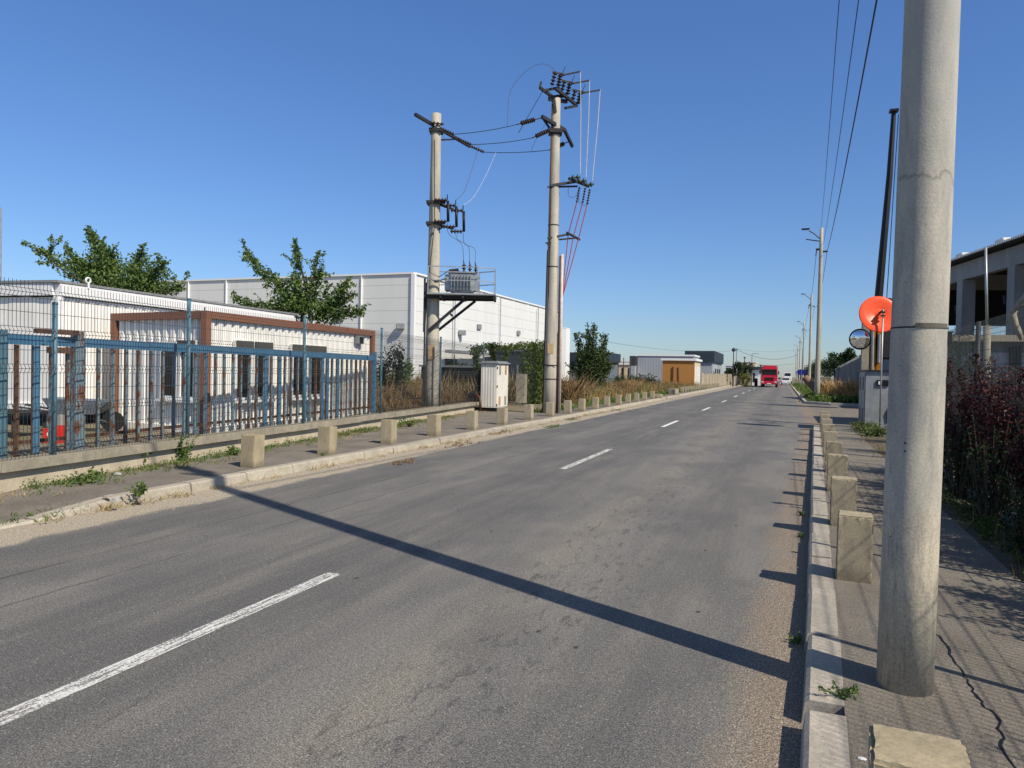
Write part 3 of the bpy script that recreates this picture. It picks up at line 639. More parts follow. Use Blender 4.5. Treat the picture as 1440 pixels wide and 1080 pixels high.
# blue picket fence behind
root = empty('picket_fence', (0, 0, 0), 'blue steel picket fence with rusty slats behind the wire mesh', 'fence')
g = MB(); strip(g, 0.0, 8.45, 0.0, .05, 1.815, 1.945, fb); strip(g, 8.455, 16.7, .01, .05, 1.815, 1.95, fb); g.build('top_rail', 'blue_paint', root)
g = MB(); strip(g, 0.0, 16.7, -.055, .03, 0.55, 0.60, fb); g.build('bottom_rail', 'rust', root)
y = 4.2; k = 0
while y < 16.5:
    wide = rnd.random() < .10; wd = .034 if not wide else .085; mt = 'blue_paint' if rnd.random() < .2 or wide else ('old_blue' if rnd.random() < .8 else 'rust')
    zt = 1.812; x = fb(y)
    r = empty('picket', (0, 0, 0), None, None) if False else None
    gg = MB(); gg.bb((x - .018, y, .30), (x - .002, y + wd, zt)); ob = gg.build('picket', mt, root)
    gg = MB(); gg.bb((x - .046, y - .006, .30), (x - .019, y + .016, zt)); gg.build('rusty_flange', 'rust' if rnd.random() < .75 else 'old_blue', ob)
    y += .25 + rnd.uniform(-.012, .02); k += 1
for y, mt, wd, zt in ((7.05, 'old_blue', .13, 2.03), (16.66, 'blue_paint', .10, 2.05), (5.95, 'teal_paint', .09, 1.98), (3.6, 'teal_paint', .09, 2.0)):
    g = MB(); g.bb((fb(y) - .08, y, .28), (fb(y) + .025, y + wd, zt)); g.build('gate_post', mt, root)
g = MB(); g.bb((fb(6.5) - .03, 6.45, 1.97), (fb(6.5) + .02, 7.05, 2.03)); g.bb((fb(6.5) - .03, 6.62, 1.72), (fb(6.5) + .02, 6.95, 1.80)); g.build('hinge', 'rust', root)

# ------------------------------------------------------------------ containers / cabins
def corr_wall(a, b, z0, z1, pitch, depth, out):
    """corrugated sheet from a to b, protruding towards out"""
    a, b, o_ = Vector((*a, 0)), Vector((*b, 0)), Vector((*out, 0)).normalized(); L = (b - a).length; d = (b - a) / L; n = max(1, round(L / pitch)); p = L / n; P = []
    for i in range(n):
        for t, q in ((0, 0), (.5, 0), (.62, -1), (.88, -1)): P.append(a + d * (i + t) * p + o_ * q * depth)
    P.append(b); mb = MB()
    for x, y in zip(P, P[1:]): mb.add([(x.x, x.y, z0), (y.x, y.y, z0), (y.x, y.y, z1), (x.x, x.y, z1)], [(0, 1, 2, 3)])
    return mb
def wall_window(root, a, b, s0, s1, z0, z1, off=.02, shutter=False, sill=True, pane='window_dark', frame='white_trim'):
    """window on wall a->b at distances s0..s1, outward normal = right-hand of a->b"""
    a, b = Vector((*a, 0)), Vector((*b, 0)); d = (b - a).normalized(); n = Vector((d.y, -d.x, 0)); rz = math.atan2(d.y, d.x)
    c = a + d * (s0 + s1) / 2 + n * off; wd = s1 - s0; hh = z1 - z0; zc = (z0 + z1) / 2; t = .06
    fr = MB()
    for s in (-1, 1): q = c + d * s * (wd / 2 - t / 2); fr.box((q.x, q.y, zc), (t, .07, hh), rz)
    for s in (-1, 1): fr.box((c.x, c.y, zc + s * (hh / 2 - t / 2)), (wd - 2 * t, .066, t), rz)
    fo = fr.build('window', frame, root)
    q = c - n * .012; p = MB(); p.box((q.x, q.y, zc), (wd - 2 * t, .02, hh - 2 * t), rz); p.build('pane', pane, fo)
    if sill: q = c + n * .05; p = MB(); p.box((q.x, q.y, z0 - .03), (wd + .06, .12, .05), rz); p.build('sill', frame, fo)
    if shutter: q = c + n * .045; p = MB(); p.box((q.x, q.y, z1 - .08), (wd - .02, .06, .16), rz); p.build('shutter_box', 'shutter', fo)
    return fo
# brown framed cabin
A, B, C = (-13.17, 11.19), (-10.42, 10.85), (-10.68, 17.21); D = (A[0] + C[0] - B[0], A[1] + C[1] - B[1]); Z0, ZT = .28, 2.65
root = empty('site_cabin', (B[0], B[1], 0), 'white corrugated site cabin with brown steel frame and dark windows', 'cabin')
off = Vector((B[0], B[1], 0)); rootc = root
class Off:  # build children in world numbers under a placed empty
    pass
def child(mb, name, mt, root, smooth=False): return mb.build(name, mt, root, smooth, off=tuple(root.location))
def inset(p, q, s): d = (Vector(q) - Vector(p)).normalized(); return tuple(Vector(p) + d * s)
g = corr_wall(inset(A, B, .12), inset(B, A, .12), Z0 + .1, ZT - .15, .24, .05, (-.12, -1)); child(g, 'wall', 'white_sheet', root)
g = corr_wall(inset(B, C, .12), inset(C, B, .12), Z0 + .1, ZT - .15, .24, .05, (1, .04)); child(g, 'wall', 'white_sheet', root)
g = corr_wall(inset(C, D, .1), inset(D, C, .1), Z0 + .1, ZT - .15, .24, .05, (.1, 1)); child(g, 'wall', 'white_sheet', root)
g = corr_wall(inset(D, A, .1), inset(A, D, .1), Z0 + .1, ZT - .15, .24, .05, (-1, 0)); child(g, 'wall', 'white_sheet', root)
g = MB()
for p in (A, B, C, D): g.box((p[0], p[1], (Z0 + ZT) / 2), (.135, .135, ZT - Z0), .03)
for p, q in ((A, B), (B, C), (C, D), (D, A)):
    p2, q2 = inset(p, q, .078), inset(q, p, .078)
    g.bar((*p2, ZT - .075), (*q2, ZT - .075), .133, .148)
child(g, 'frame', 'brown_frame', root)
g = MB()
for p, q in ((A, B), (B, C), (C, D), (D, A)): g.bar((*inset(p, q, .078), Z0 + .06), (*inset(q, p, .078), Z0 + .06), .12, .12)
child(g, 'base_rail', 'white_sheet', root)
g = MB().prism([inset(A, C, .1), inset(B, D, .1), inset(C, A, .1), inset(D, B, .1)], ZT - .05, ZT - .02); child(g, 'roof', 'roof_grey', root)
root.location = (0, 0, 0)
for ch in root.children: ch.location = (0, 0, 0)
for ch in root.children:
    ch.data.transform(Matrix.Translation(off))
for y0, y1 in ((11.62, 12.14), (12.19, 12.78), (13.50, 14.14), (14.18, 14.85)):
    wall_window(root, B, C, y0 - B[1], y1 - B[1], .90, 2.12, off=.03, shutter=True)
wall_window(root, A, B, 1.50, 2.0, .92, 2.06, off=.03); wall_window(root, A, B, 2.06, 2.56, .92, 2.08, off=.03, shutter=True)
g = MB(); g.box((-10.60, 16.45, 2.36), (.14, .26, .22)); g.build('vent_box', 'grey_paint', root); g = MB(); g.box((-10.515, 16.45, 2.36), (.02, .16, .15)); g.build('vent_opening', 'black', root)
g = MB(); g.tube([(-10.5, 10.9, 2.72), (-10.45, 10.83, 2.55), (-10.40, 10.80, 2.4)], .012, 5); g.build('cable_hook', 'cable_black', root)

# white prefab cabin
A, B, C = (-17.2, 9.9), (-13.73, 10.33), (-14.15, 18.3); D = (A[0] + C[0] - B[0], A[1] + C[1] - B[1]); ZB, ZT = .72, 3.2
root = empty('prefab_cabin', (0, 0, 0), 'tall white prefab cabin raised on blocks at the far left', 'cabin')
g = corr_wall(A, B, ZB, ZT - .28, 1.0, .012, (.12, -1)); g.build('wall', 'white_panel', root)
g = corr_wall(B, C, ZB, ZT - .28, .25, .014, (1, .04)); g.build('wall', 'white_panel', root)
g = corr_wall(C, D, ZB, ZT - .28, .25, .014, (0, 1)); g.add(*(lambda q: (q.v, q.f))(corr_wall(D, A, ZB, ZT - .28, .25, .014, (-1, 0)))); g.build('wall', 'white_panel', root)
g = MB()
for p, q in ((A, B), (B, C), (C, D), (D, A)): g.bar((*inset(p, q, -.03), ZT - .13), (*inset(q, p, .08), ZT - .13), .16, .24); g.bar((*p, ZB - .03), (*q, ZB - .03), .10, .13)
for p in (A, B, C, D): g.box((p[0], p[1], (ZB + ZT) / 2 - .14), (.12, .12, ZT - ZB - .25), .05)
g.build('frame', 'white_trim', root)
g = MB().prism([(A[0] - .1, A[1] - .1), (B[0] + .1, B[1] - .1), (C[0] + .1, C[1] + .1), (D[0] - .1, D[1] + .1)], ZT, ZT + .05); g.build('roof', 'roof_grey', root)
g = MB()
for t in (.05, .5, .95):
    for u in (.03, .5, .97):
        x = A[0] + (B[0] - A[0]) * t + (C[0] - B[0]) * u; yy = A[1] + (B[1] - A[1]) * t + (C[1] - B[1]) * u; g.box((x, yy, .47), (.35, .35, .40))
g.build('block', 'grey_concrete', root)
g = MB(); g.box((-15.35, 10.05, 2.0), (.025, .03, 2.4), .12); g.build('door_seam', 'black', root)
g = MB(); g.tube([(-15.2, 9.98, 1.82), (-15.05, 9.96, 1.82)], .025, 6); g.tube([(-15.05, 9.93, 1.88), (-15.05, 9.93, 1.72), (-15.1, 9.93, 1.62)], .02, 6); g.build('door_handle', 'dark_steel', root)
T = Matrix.Translation((-13.68, 10.95, 3.33)) @ Matrix.Rotation(PI / 2, 4, 'Y') @ Matrix.Rotation(0, 4, 'X')
g = MB(); g.tube([Vector((-13.68, 10.95 + math.cos(a) * .055, 3.33 + math.sin(a) * .055)) for a in [i * PI / 6 for i in range(13)]], .018, 6); g.bar((-13.68, 10.95, 3.27), (-13.68, 10.95, 3.16), .04); g.build('lifting_eye', 'white_trim', root)
# things in the yard
p = onp(58, 608, (-9.9, 5), (-10.9, 12)); rx, ry = p.x, p.y
def crate(x, y, label, rz):
    root = empty('plastic_crate', (x, y, .28), label, 'crate', rz, 'red crates in the yard'); g = MB()
    for s in (-1, 1): g.box((s * .14, 0, .12), (.02, .24, .24)); g.box((0, s * .11, .12), (.26, .02, .24))
    g.box((0, 0, .01), (.26, .20, .02)); g.build('crate_body', 'red_plastic', root); g = MB(); g.box((0, -.1225, .15), (.14, .004, .05)); g.build('printed_mark', 'paper', root); root.scale = (.85, .85, 1.0); return root
crate(-11.15, 8.35, 'red plastic crate with white mark behind the left fence', .3); crate(-11.5, 8.78, 'plain red crate just right of the marked crate, behind the fence', .5)
root = empty('trestle_table', (-13.3, 8.6, .28), 'dark low table standing in the shade of the white cabin', 'table', .2)
g = MB(); g.box((0, 0, .42), (2.2, .8, .05)); g.build('tabletop', 'dark_sheet_and_shade', root)
for sx in (-1, 1):
    for sy in (-1, 1): g = MB(); g.bar((sx * .9, sy * .3, .40), (sx * 1.0, sy * .35, 0), .05); g.build('leg', 'dark_steel', root)
root = empty('wheelbarrow', (-12.6, 9.9, .28), 'dark wheelbarrow tipped against the white cabin', 'wheelbarrow', .6)
g = MB(); g.add([(-.35, -.25, .35), (.35, -.25, .35), (.35, .25, .35), (-.35, .25, .35), (-.5, -.35, .65), (.6, -.35, .6), (.6, .35, .6), (-.5, .35, .65)], [(3, 2, 1, 0), (0, 1, 5, 4), (1, 2, 6, 5), (2, 3, 7, 6), (3, 0, 4, 7)]); g.build('tray', 'bluegrey', root)
for s in (-1, 1): g = MB(); g.tube([(.5, s * .05, .2), (0, s * .2, .33), (-1.0, s * .28, .5)], .02, 6); g.build('handle', 'dark_steel', root)
g = MB(); g.tube([(.6, -.04, .2), (.6, .04, .2)], .2, 16); g.build('wheel', 'tyre', root)

# ------------------------------------------------------------------ equipment helper
def insulator(mb, a, b, r=.06, n=5):
    a, b = Vector(a), Vector(b); pts, rs = [], []
    for i in range(n):
        for t, q in ((.15, .4), (.35, 1), (.5, 1), (.65, .4)): pts.append(a.lerp(b, (i + t) / n)); rs.append(r * q)
    mb.tube([a] + pts + [b], [r * .35] + rs + [r * .35], 8)
def frame_fn(base):
    """drawing frame of a pole: point seen at (u, v) lying dy metres behind the pole, in the pole's own axes"""
    fh = Vector((-math.sin(YAW), math.cos(YAW), 0)); D = base.dot(fh); inv = (Matrix.Translation(base) @ Matrix.Rotation(YAW, 4, 'Z')).inverted()
    def L(u, v, dy=0.0):
        d = ray(u, v); t = (D + dy) / d.dot(fh); return inv @ Vector((d.x * t, d.y * t, d.z * t + H))
    return L

# ------------------------------------------------------------------ pole 1 with transformer
B1 = Vector((-10.62, 20.75, 0)); dep = B1.dot(Vector((-math.sin(YAW), math.cos(YAW), 0)))
L = frame_fn(B1); INV1 = (Matrix.Translation(B1) @ Matrix.Rotation(YAW, 4, 'Z')).inverted()
root = empty('transformer_pole', B1, 'concrete pole carrying the transformer platform, behind the left fence', 'utility pole', YAW)
P1 = root
MB().lathe([(.235 - .0085 * z, z) for z in [i * .97 + .1 for i in range(11)]], 24).build('shaft', 'pole_pale', root, True)
g = MB(); g.box((0, -.232, 2.15), (.2, .012, .45)); g.build('danger_mark', 'ochre_stain', root)
def P(u, v, dy=0): return tuple(L(u, v, dy))
a, b = INV1 @ atz(584, 161, 9.4), INV1 @ atz(661, 206, 9.4)
g = MB(); g.bar(a, b, .09, .09); g.bar(a * .7 + b * .3, (0, -.1, 9.0), .05); g.bar(a * .25 + b * .75, (0, .1, 9.0), .05); g.box((0, 0, 9.25), (.42, .42, .10)); g.build('crossarm', 'dark_steel', root)
ends = []
g = MB(); tl = [(.38, (601, 170), (626, 173)), (.72, (631, 186), (655, 192)), (.99, (650, 202), (672, 209))]
for t, s_, e_ in tl:
    p = a.lerp(b, t); q = p + Vector((.50, 0.25, -.12)); g = MB(); insulator(g, p + Vector((.06, .04, 0)), q, .065, 6); g.build('strain_insulator', 'insulator', root, True); ends.append(q)
g = MB(); p = a.lerp(b, .22); insulator(g, p, p + Vector((.45, .3, .05)), .055, 4)
g.build('strain_insulator', 'insulator', root, True)
# fused cut-outs
g = MB(); g2 = MB(); tips = []
g.box((.1, -.15, 6.95), (.5, .08, .07)); g.box((.1, -.15, 6.3), (.5, .08, .07)); g.box((0, 0, 6.95), (.5, .5, .08)); g.box((0, 0, 6.28), (.5, .5, .08))
g.bar((.0, -.2, 6.92), (.55, .5, 6.88), .06); g.bar((.0, -.2, 6.27), (.55, .5, 6.24), .06); g.bar((-.1, -.2, 5.9), (.35, .0, 6.25), .05)
g.build('switch_frame', 'dark_steel', root)
for i, (du, dy) in enumerate(((0, -.25), (.24, .1), (.46, .4))):
    for z in (7.0, 6.32): z -= i * .09; g2 = MB(); insulator(g2, (.02 + du, dy, z), (.42 + du, dy, z), .075, 4); g2.build('insulator', 'insulator', root, True)
for i, (du, dy) in enumerate(((0, -.25), (.24, .1), (.46, .4))):
    g = MB(); z = 7.0 - i * .09; g.tube([(.44 + du, dy, z - .02), (.46 + du, dy, z - .68)], .045, 8); g.tube([(.42 + du, dy, z + .02), (.42 + du, dy, z + .18)], .018, 5); g.build('fuse_tube', 'black', root, True); tips.append(Vector((.42 + du, dy, z + .18)))
# platform
g = MB(); zp = L(640, 416).z
g.box((.95, 0, zp), (2.15, 1.3, .05)); g.build('platform', 'galv', root)
g = MB()
for s in (-1, 1): g.bar((-.2, s * .35, zp - .09), (2.0, s * .35, zp - .075), .06, .09)
for x in (.3, 1.0, 1.98): g.bar((x, -.62, zp - .08), (x, .62, zp - .08), .07, .09)
for s in (-1, 1): g.bar((.0 + s * .1, s * .26, zp - 1.15), (1.2 + s * .14, s * .35, zp - .12), .085)
g.bar((.6, -.3, zp - .62), (.6, .3, zp - .62), .05); g.bar((-.24, -.3, zp - 1.2), (-.24, -.3, zp + .5), .06); g.build('support_frame', 'dark_steel', root)
g = MB(); rl = [(-.1, -.62), (1.45, -.62), (1.98, -.3), (1.98, .3), (1.45, .62), (-.1, .62)]
for zr in (.42, .85):
    for p_, q_ in zip(rl, rl[1:]): g.bar((*p_, zp + zr), (*q_, zp + zr), .028)
for p_ in rl: g.bar((*p_, zp), (*p_, zp + .86), .03)
g.build('railing', 'galv', root)
tr = MB(); tr.bbox((.92, 0, zp + .40), (.78, .62, .58), 0, .03); tr.box((.92, 0, zp + .72), (.86, .70, .04)); tr.box((.92, 0, zp + .07), (.5, .45, .08)); tro = tr.build('transformer', 'galv', root)
g = MB()
for i in range(7): g.box((.62 + i * .1, -.40, zp + .40), (.018, .17, .50)); g.box((.62 + i * .1, .40, zp + .40), (.018, .17, .50))
for i in range(6): g.box((.46, -.25 + i * .1, zp + .40), (.15, .018, .50)); g.box((1.38, -.25 + i * .1, zp + .40), (.15, .018, .50))
g.build('cooling_fin', 'galv', tro)
g = MB(); bt = []
for i, dy in enumerate((-.1, .05, .2)):
    x = .98 + i * .18; insulator(g, (x, dy, zp + .73), (x, dy, zp + 1.02), .075, 3); g.tube([(x, dy, zp + 1.0), (x - .02, dy, zp + 1.12)], .02, 6); bt.append(Vector((x - .02, dy, zp + 1.12)))
g.build('bushing', 'insulator', tro, True)
g = MB(); g.tube([(.5, 0, zp + .80), (.8, 0, zp + .84)], .05, 8); g.box((.72, .12, zp + .78), (.2, .12, .08)); g.build('tap_fitting', 'dark_steel', tro)
def smooth(P, n=6):
    P = [Vector(p) for p in P]; out = []
    for i in range(len(P) - 1):
        a, b, c, d = P[max(i - 1, 0)], P[i], P[i + 1], P[min(i + 2, len(P) - 1)]
        for k in range(n):
            t = k / n; out.append(.5 * ((2 * b) + (c - a) * t + (2 * a - 5 * b + 4 * c - d) * t * t + (3 * b - a - 3 * c + d) * t ** 3))
    return out + [P[-1]]
def sagline(a, b, sag, n=10, side=Vector((0, 0, 0))):
    a, b = Vector(a), Vector(b); return [a.lerp(b, i / n) + Vector((0, 0, -4 * sag * (i / n) * (1 - i / n))) + side * (4 * (i / n) * (1 - i / n)) for i in range(n + 1)]
g = MB()
for i in range(3):
    p0 = Vector((.44 + (0, .24, .46)[i], (-.25, .1, .4)[i], 6.98 - i * .09 - .7)); g.tube(smooth([p0, p0 + Vector((.05, 0, -.35)), p0.lerp(bt[i], .6) + Vector((.14, 0, .05)), bt[i]]), .008, 4)
g.build('lead_wire', 'cable_grey', root)
g = MB(); g.tube([(-.02, -.25, 8.9), (.03, -.26, 6.2), (-.1, -.29, 4.7), (.2, -.3, 4.55), (.55, -.2, zp + .8)], .014, 5); g.tube([(.45, -.3, zp + .5), (.1, -.33, zp + .42), (-.15, -.3, zp + .5), (-.22, -.28, zp - 1), (-.23, -.28, .4)], .03, 6)
g.tube([(-.25, -.05, .3), (-.24, -.05, zp + .4)], .028, 6); g.build('conduit', 'dark_steel', root)

# ------------------------------------------------------------------ pole 2 with switchgear
B2 = Vector((-7.92, 24.85, 0)); dep2 = B2.dot(Vector((-math.sin(YAW), math.cos(YAW), 0)))
L2 = frame_fn(B2)
root = empty('switchgear_pole', B2, 'tall concrete pole with insulators and switchgear on top, on the left pavement', 'utility pole', YAW); P2 = root
MB().lathe([(.240 - .0070 * z, z) for z in [i * 1.14 + .05 for i in range(11)]], 24).build('shaft', 'pole_pale', root, True)
g = MB(); g.box((-.03, -.228, 2.45), (.2, .012, .36)); g.build('danger_mark', 'ochre_stain', root)
g = MB(); g.tube([(.345, -.12, .1), (.335, -.12, 5.85)], .052, 10); g.build('white_pipe', 'pinkpipe', root, True)
g = MB(); g.tube([(.262, -.10, .1), (.255, -.10, 4.6), (.26, -.10, 5.8)], .032, 8); g.tube([(-.12, -.14, 4.0), (-.14, -.14, 11.2)], .028, 6); g.tube([(-.26, -.03, .2), (-.20, -.03, 6)], .022, 6); g.build('brown_conduit', 'brown_pipe', root, True)
g = MB()
for z in (1.35, 1.85, 5.4, 6.9, 10.15): g.lathe([(.239 - .0070 * z, z - .02), (.246 - .0070 * z, z - .02), (.246 - .0070 * z, z + .02), (.239 - .0070 * z, z + .02)], 20)
g.tube([(-.3, -.1, 1.86), (-.1, -.25, 1.86), (.2, -.24, 1.84)], .015, 5); g.build('steel_band', 'dark_steel', root)
# top frame
zt = 11.35
g = MB(); tf = lambda u, v, dy=0: L2(u, v, dy)
pa, pb, pc, pd = tf(759, 123, -.6), tf(778, 137, .0), tf(810, 150, .5), tf(782, 124, -.5)
g.bar(pa, pb, .07, .10); g.bar(tf(763, 128, -.5), tf(786, 123, .1), .07, .09); g.bar(tf(772, 138, -.2), tf(796, 134, .2), .10, .12); g.bar(tf(781, 124, -.4), tf(811, 148, .6), .09, .10); g.bar(tf(795, 152, -.1), tf(811, 149, .6), .09, .09)
g.bar(tf(772, 139, -.2), tf(797, 143, .3), .10, .12); g.bar(tf(759, 123, -.6), tf(761, 115, -.6), .07); g.bar(tf(779, 140, -.15), tf(781, 158, -.15), .10); g.build('top_frame', 'dark_steel', root)
g = MB(); rods = MB(); jt = []
for i, (u, v, dy) in enumerate(((776, 120, -.35), (789, 132, .05), (804, 145, .45))):
    for q0, q1, q2 in ((tf(u, v, dy), tf(u + 5, v - 19, dy), .085), (tf(u + 9, v + 1, dy + .1), tf(u + 12, v - 15, dy + .1), .095)): g = MB(); insulator(g, q0, q1, q2, 4); g.build('insulator', 'insulator', root, True)
    rods.bar(tf(u + 1, v - 19, dy), tf(u + 20, v - 15, dy + .1), .05); rods.bar(tf(u + 14, v - 14, dy + .1), tf(u + 40, v - 19.5 + i * .5, dy + .1), .045); rods.tube([tf(u + 15, v - 17, dy), tf(u + 19, v - 26, dy)], .012, 5)
    jt.append(tf(u + 40, v - 19.5, dy + .1))
rods.build('switch_arm', 'dark_steel', root)
# crossarm for the line to the transformer
q1, q2, q3 = tf(762, 164, -.6), tf(794, 183, .2), tf(805, 206, .9)
g = MB(); g.bar(q1, q2, .10, .12); g.bar(q2, q3, .09, .11); g.bar(q1, tf(776, 185, 0), .06); g.box((0, 0, q2.z - .15), (.48, .48, .14)); g.build('crossarm', 'dark_steel', root)
e2 = []
for s_, e_, dy in (((760, 166), (727, 175), -.6), ((780, 180), (748, 194), -.1), ((800, 199), (772, 211), .8)):
    p0, p1 = tf(*s_, dy), tf(*e_, dy - .4); g = MB(); g.tube([p0, p0.lerp(p1, .3)], .02, 5); insulator(g, p0.lerp(p1, .25), p0.lerp(p1, .85), .085, 7); g.tube([p0.lerp(p1, .85), p1], .02, 5); g.build('strain_insulator', 'insulator', root, True); e2.append(p1)
# surge arresters on bracket
g = MB(); g.bar(tf(774, 261, -.2), tf(812, 255, 0), .07, .09); g.bar(tf(770, 263, -.2), tf(812, 262, .2), .05, .06); g.bar(tf(800, 251, -.4), tf(828, 262, .5), .07, .09); g.build('arrester_bracket', 'dark_steel', root)
g = MB(); tops = []
for i, (u, v) in enumerate(((803, 250), (812, 255), (822, 260))):
    insulator(g, tf(u, v, -.3 + i * .3), tf(u + 13, v - 1, -.3 + i * .3), .105, 2); tops.append(tf(u + 13 - i, v - 6, -.3 + i * .3)); 
g.build('surge_arrester', 'insulator_green', root, True)
g = MB()
for a_, b_ in zip(jt, tops): g.tube([a_, a_.lerp(b_, .4) + Vector((.02, 0, 0)), b_], .014, 5)
g.build('white_lead', 'cable_white', root)
g = MB(); h = MB(); hb = []
for i, (u, v) in enumerate(((815, 263), (823, 264), (829.5, 266))):
    a_ = tf(u, v, -.3 + i * .3); b_ = tf(u - 4, v + 22, -.25 + i * .22); insulator(h, a_, b_, .05, 6); c_ = tf(799 + i * 7.5, 330 + i * 2, -.1 + i * .1); e_ = tf(791 + i * .8, 412, -.12); g.tube([b_, b_.lerp(c_, .5), c_, c_.lerp(e_, .5), e_, tf(790, 420, -.12)], .018, 5)
g.build('red_cable', 'cable_red', root); h.build('cable_end', 'insulator', root, True)
g = MB(); g.bar(tf(770, 335, -.2), tf(802, 329, 0), .06, .07); g.bar(tf(773, 338, .2), tf(808, 335, .2), .05, .05); g.bar(tf(797, 327, -.3), tf(815, 337, .3), .06, .07); g.add([tuple(tf(766, 341, -.2)), tuple(tf(774, 348, -.2)), tuple(tf(775, 340, -.2)), tuple(tf(766, 341, -.15)), tuple(tf(774, 348, -.15)), tuple(tf(775, 340, -.15))], [(0, 1, 2), (5, 4, 3), (0, 3, 4, 1), (1, 4, 5, 2), (2, 5, 3, 0)]); g.build('cable_bracket', 'dark_steel', root)
g = MB(); g.tube([tf(799, 262, 0), tf(799, 275, 0), tf(804, 278, 0), tf(810, 276, .1), tf(815, 262, .1)], .008, 4); g.tube([tf(814, 272), tf(814, 284), tf(820, 289), tf(826, 288)], .008, 4); g.build('earth_loop', 'cable_grey', root)
# span wires between the two poles and jumpers (each a thing)
W1 = Matrix.Translation(B1) @ Matrix.Rotation(YAW, 4, 'Z'); W2 = Matrix.Translation(B2) @ Matrix.Rotation(YAW, 4, 'Z')
def cable(pts, r, mt, label, grp=None, name='power_cable'):
    pts = [Vector(p) for p in pts]
    if 2 < len(pts) < 9: pts = smooth(pts)
    o_ = pts[0]; g = MB(); g.tube([p - o_ for p in pts], r, 5); ob = g.build(name, mt); ob.location = o_; tag(ob, label, 'cable', grp); return ob
for i, (p, q, nm) in enumerate(zip(ends, e2, ('top', 'middle', 'bottom'))):
    a_, b_ = W1 @ p, W2 @ q; cable(sagline(a_, b_, .05), .012, 'cable_black', '%s of the three short wires between the transformer pole and switchgear pole' % nm, 'wires between the two equipment poles')
    if i: c_ = W1 @ tips[i]; s0 = a_.lerp(b_, .08 + .05 * i); cable([s0, s0.lerp(c_, .35) + Vector((.03, 0, -.2)), s0.lerp(c_, .8) + Vector((.12, 0, -.12)), c_], .008 if i < 2 else .006, 'cable_grey' if i < 2 else 'cable_white', ('dark' if i < 2 else 'pale') + ' jumper wire dropping from the span to the fused switch', 'jumper wires')
s0 = (W1 @ ends[0]).lerp(W2 @ e2[0], .84)
cable([s0, W2 @ tf(716, 135, -.7), W2 @ tf(728, 112, -.6), W2 @ tf(748, 94, -.5), W2 @ tf(766, 90, -.4), W2 @ tf(778, 97, -.35), W2 @ tf(781, 101, -.35)], .008, 'cable_grey', 'thin wire looping in a high arc up to the pole top', 'jumper wires')
cable([W2 @ tf(729, 187, -.3), W2 @ tf(740, 168, -.4), W2 @ tf(762, 130, -.5)], .010, 'cable_black', 'dark jumper rising steeply to the left end of the top frame', 'jumper wires')
cable([W2 @ tf(747, 212, .3), W2 @ tf(752, 200, 0), W2 @ tf(772, 165, 0)], .006, 'cable_grey', 'short thin jumper beside the crossarm of the switchgear pole', 'jumper wires')

# ------------------------------------------------------------------ electrical cabinet left
root = empty('electrical_cabinet', (-10.10, 24.86, .07), 'rusty white electrical cabinet with four faded vents, left pavement', 'cabinet', 0)
g = MB(); g.bbox((0, 0, 1.02), (.62, 1.44, 1.66), 0, .01); g.build('cabinet_body', 'cabinet_white', root)
g = MB(); g.box((0, 0, 1.885), (.78, 1.6, .045)); g.box((0, 0, 1.93), (.6, 1.4, .05)); g.build('roof', 'grey_paint', root)
g = MB(); g.box((0, 0, .12), (.55, 1.36, .2)); g.build('plinth', 'black', root)
for s in (-1, 1):
    g = MB(); g.box((.318, s * .355, 1.03), (.012, .69, 1.6)); d = g.build('door', 'cabinet_white', root)
    for z, mt in ((1.62, 'dirty_green' if s < 0 else 'faded_orange'), (.45, 'faded_orange' if s < 0 else 'dirty_green')):
        g = MB(); g.box((.328, s * .36, z), (.012, .22, .34)); g.build('vent', mt, d)
g = MB()
for z in (.3, 1.0, 1.7):
    for y in (-.70, .70): g.box((.335, y, z), (.03, .03, .09))
g.build('hinge', 'black', root)
g = MB()
for i in range(5): g.box((-.22 + i * .11, -.724, 1.02), (.03, .012, 1.55))
g.build('side_rib', 'cabinet_white', root)
bpy.data.objects['electrical_cabinet'].scale = (1, .80, .97)
root = empty('bent_pipe', (fl(23.6) + .15, 23.9, 0), 'rusty bent pipe at the broken end of the left plinth wall', 'pipe')
g = MB(); g.tube([(-.5, .3, .66), (-.1, .1, .70), (.05, 0, .62), (.10, -.02, .2)], .045, 8); g.build('pipe', 'brown_pipe', root, True); g = MB(); g.box((-.3, .15, .76), (.22, .1, .14)); g.build('valve', 'dark_steel', root)
root = empty('wall_box', (-14.6, 28.6, 0), 'tall narrow white metal box behind the transformer pole', 'cabinet')
g = MB(); g.bbox((0, 0, 1.6), (.62, .35, 2.5), .35, .01); g.build('box_body', 'lightgrey', root); g = MB(); g.bar((0, 0, 2.8), (0, 0, 3.15), .06); g.build('antenna', 'black', root)

# ------------------------------------------------------------------ warehouse
A, B, C = Vector((-95, 55.6, 0)), Vector((-30.37, 55.6, 0)), Vector((-29.2, 95.0, 0)); ZW = 10.0
root = empty('warehouse', (0, 0, 0), 'huge pale metal-panelled warehouse behind the cabins on the left', 'warehouse')
g = MB(); g.add([(A.x, A.y, 0), (B.x, B.y, 0), (B.x, B.y, ZW), (A.x, A.y, ZW)], [(0, 1, 2, 3)]); g.add([(B.x, B.y, 0), (C.x, C.y, 0), (C.x, C.y, ZW), (B.x, B.y, ZW)], [(0, 1, 2, 3)]); g.add([(C.x, C.y, 0), (-95, 96, 0), (-95, 96, ZW), (C.x, C.y, ZW)], [(0, 1, 2, 3)]); g.add([(-95, 96, 0), (A.x, A.y, 0), (A.x, A.y, ZW), (-95, 96, ZW)], [(0, 1, 2, 3)]); g.build('wall', 'warehouse_panel', root)
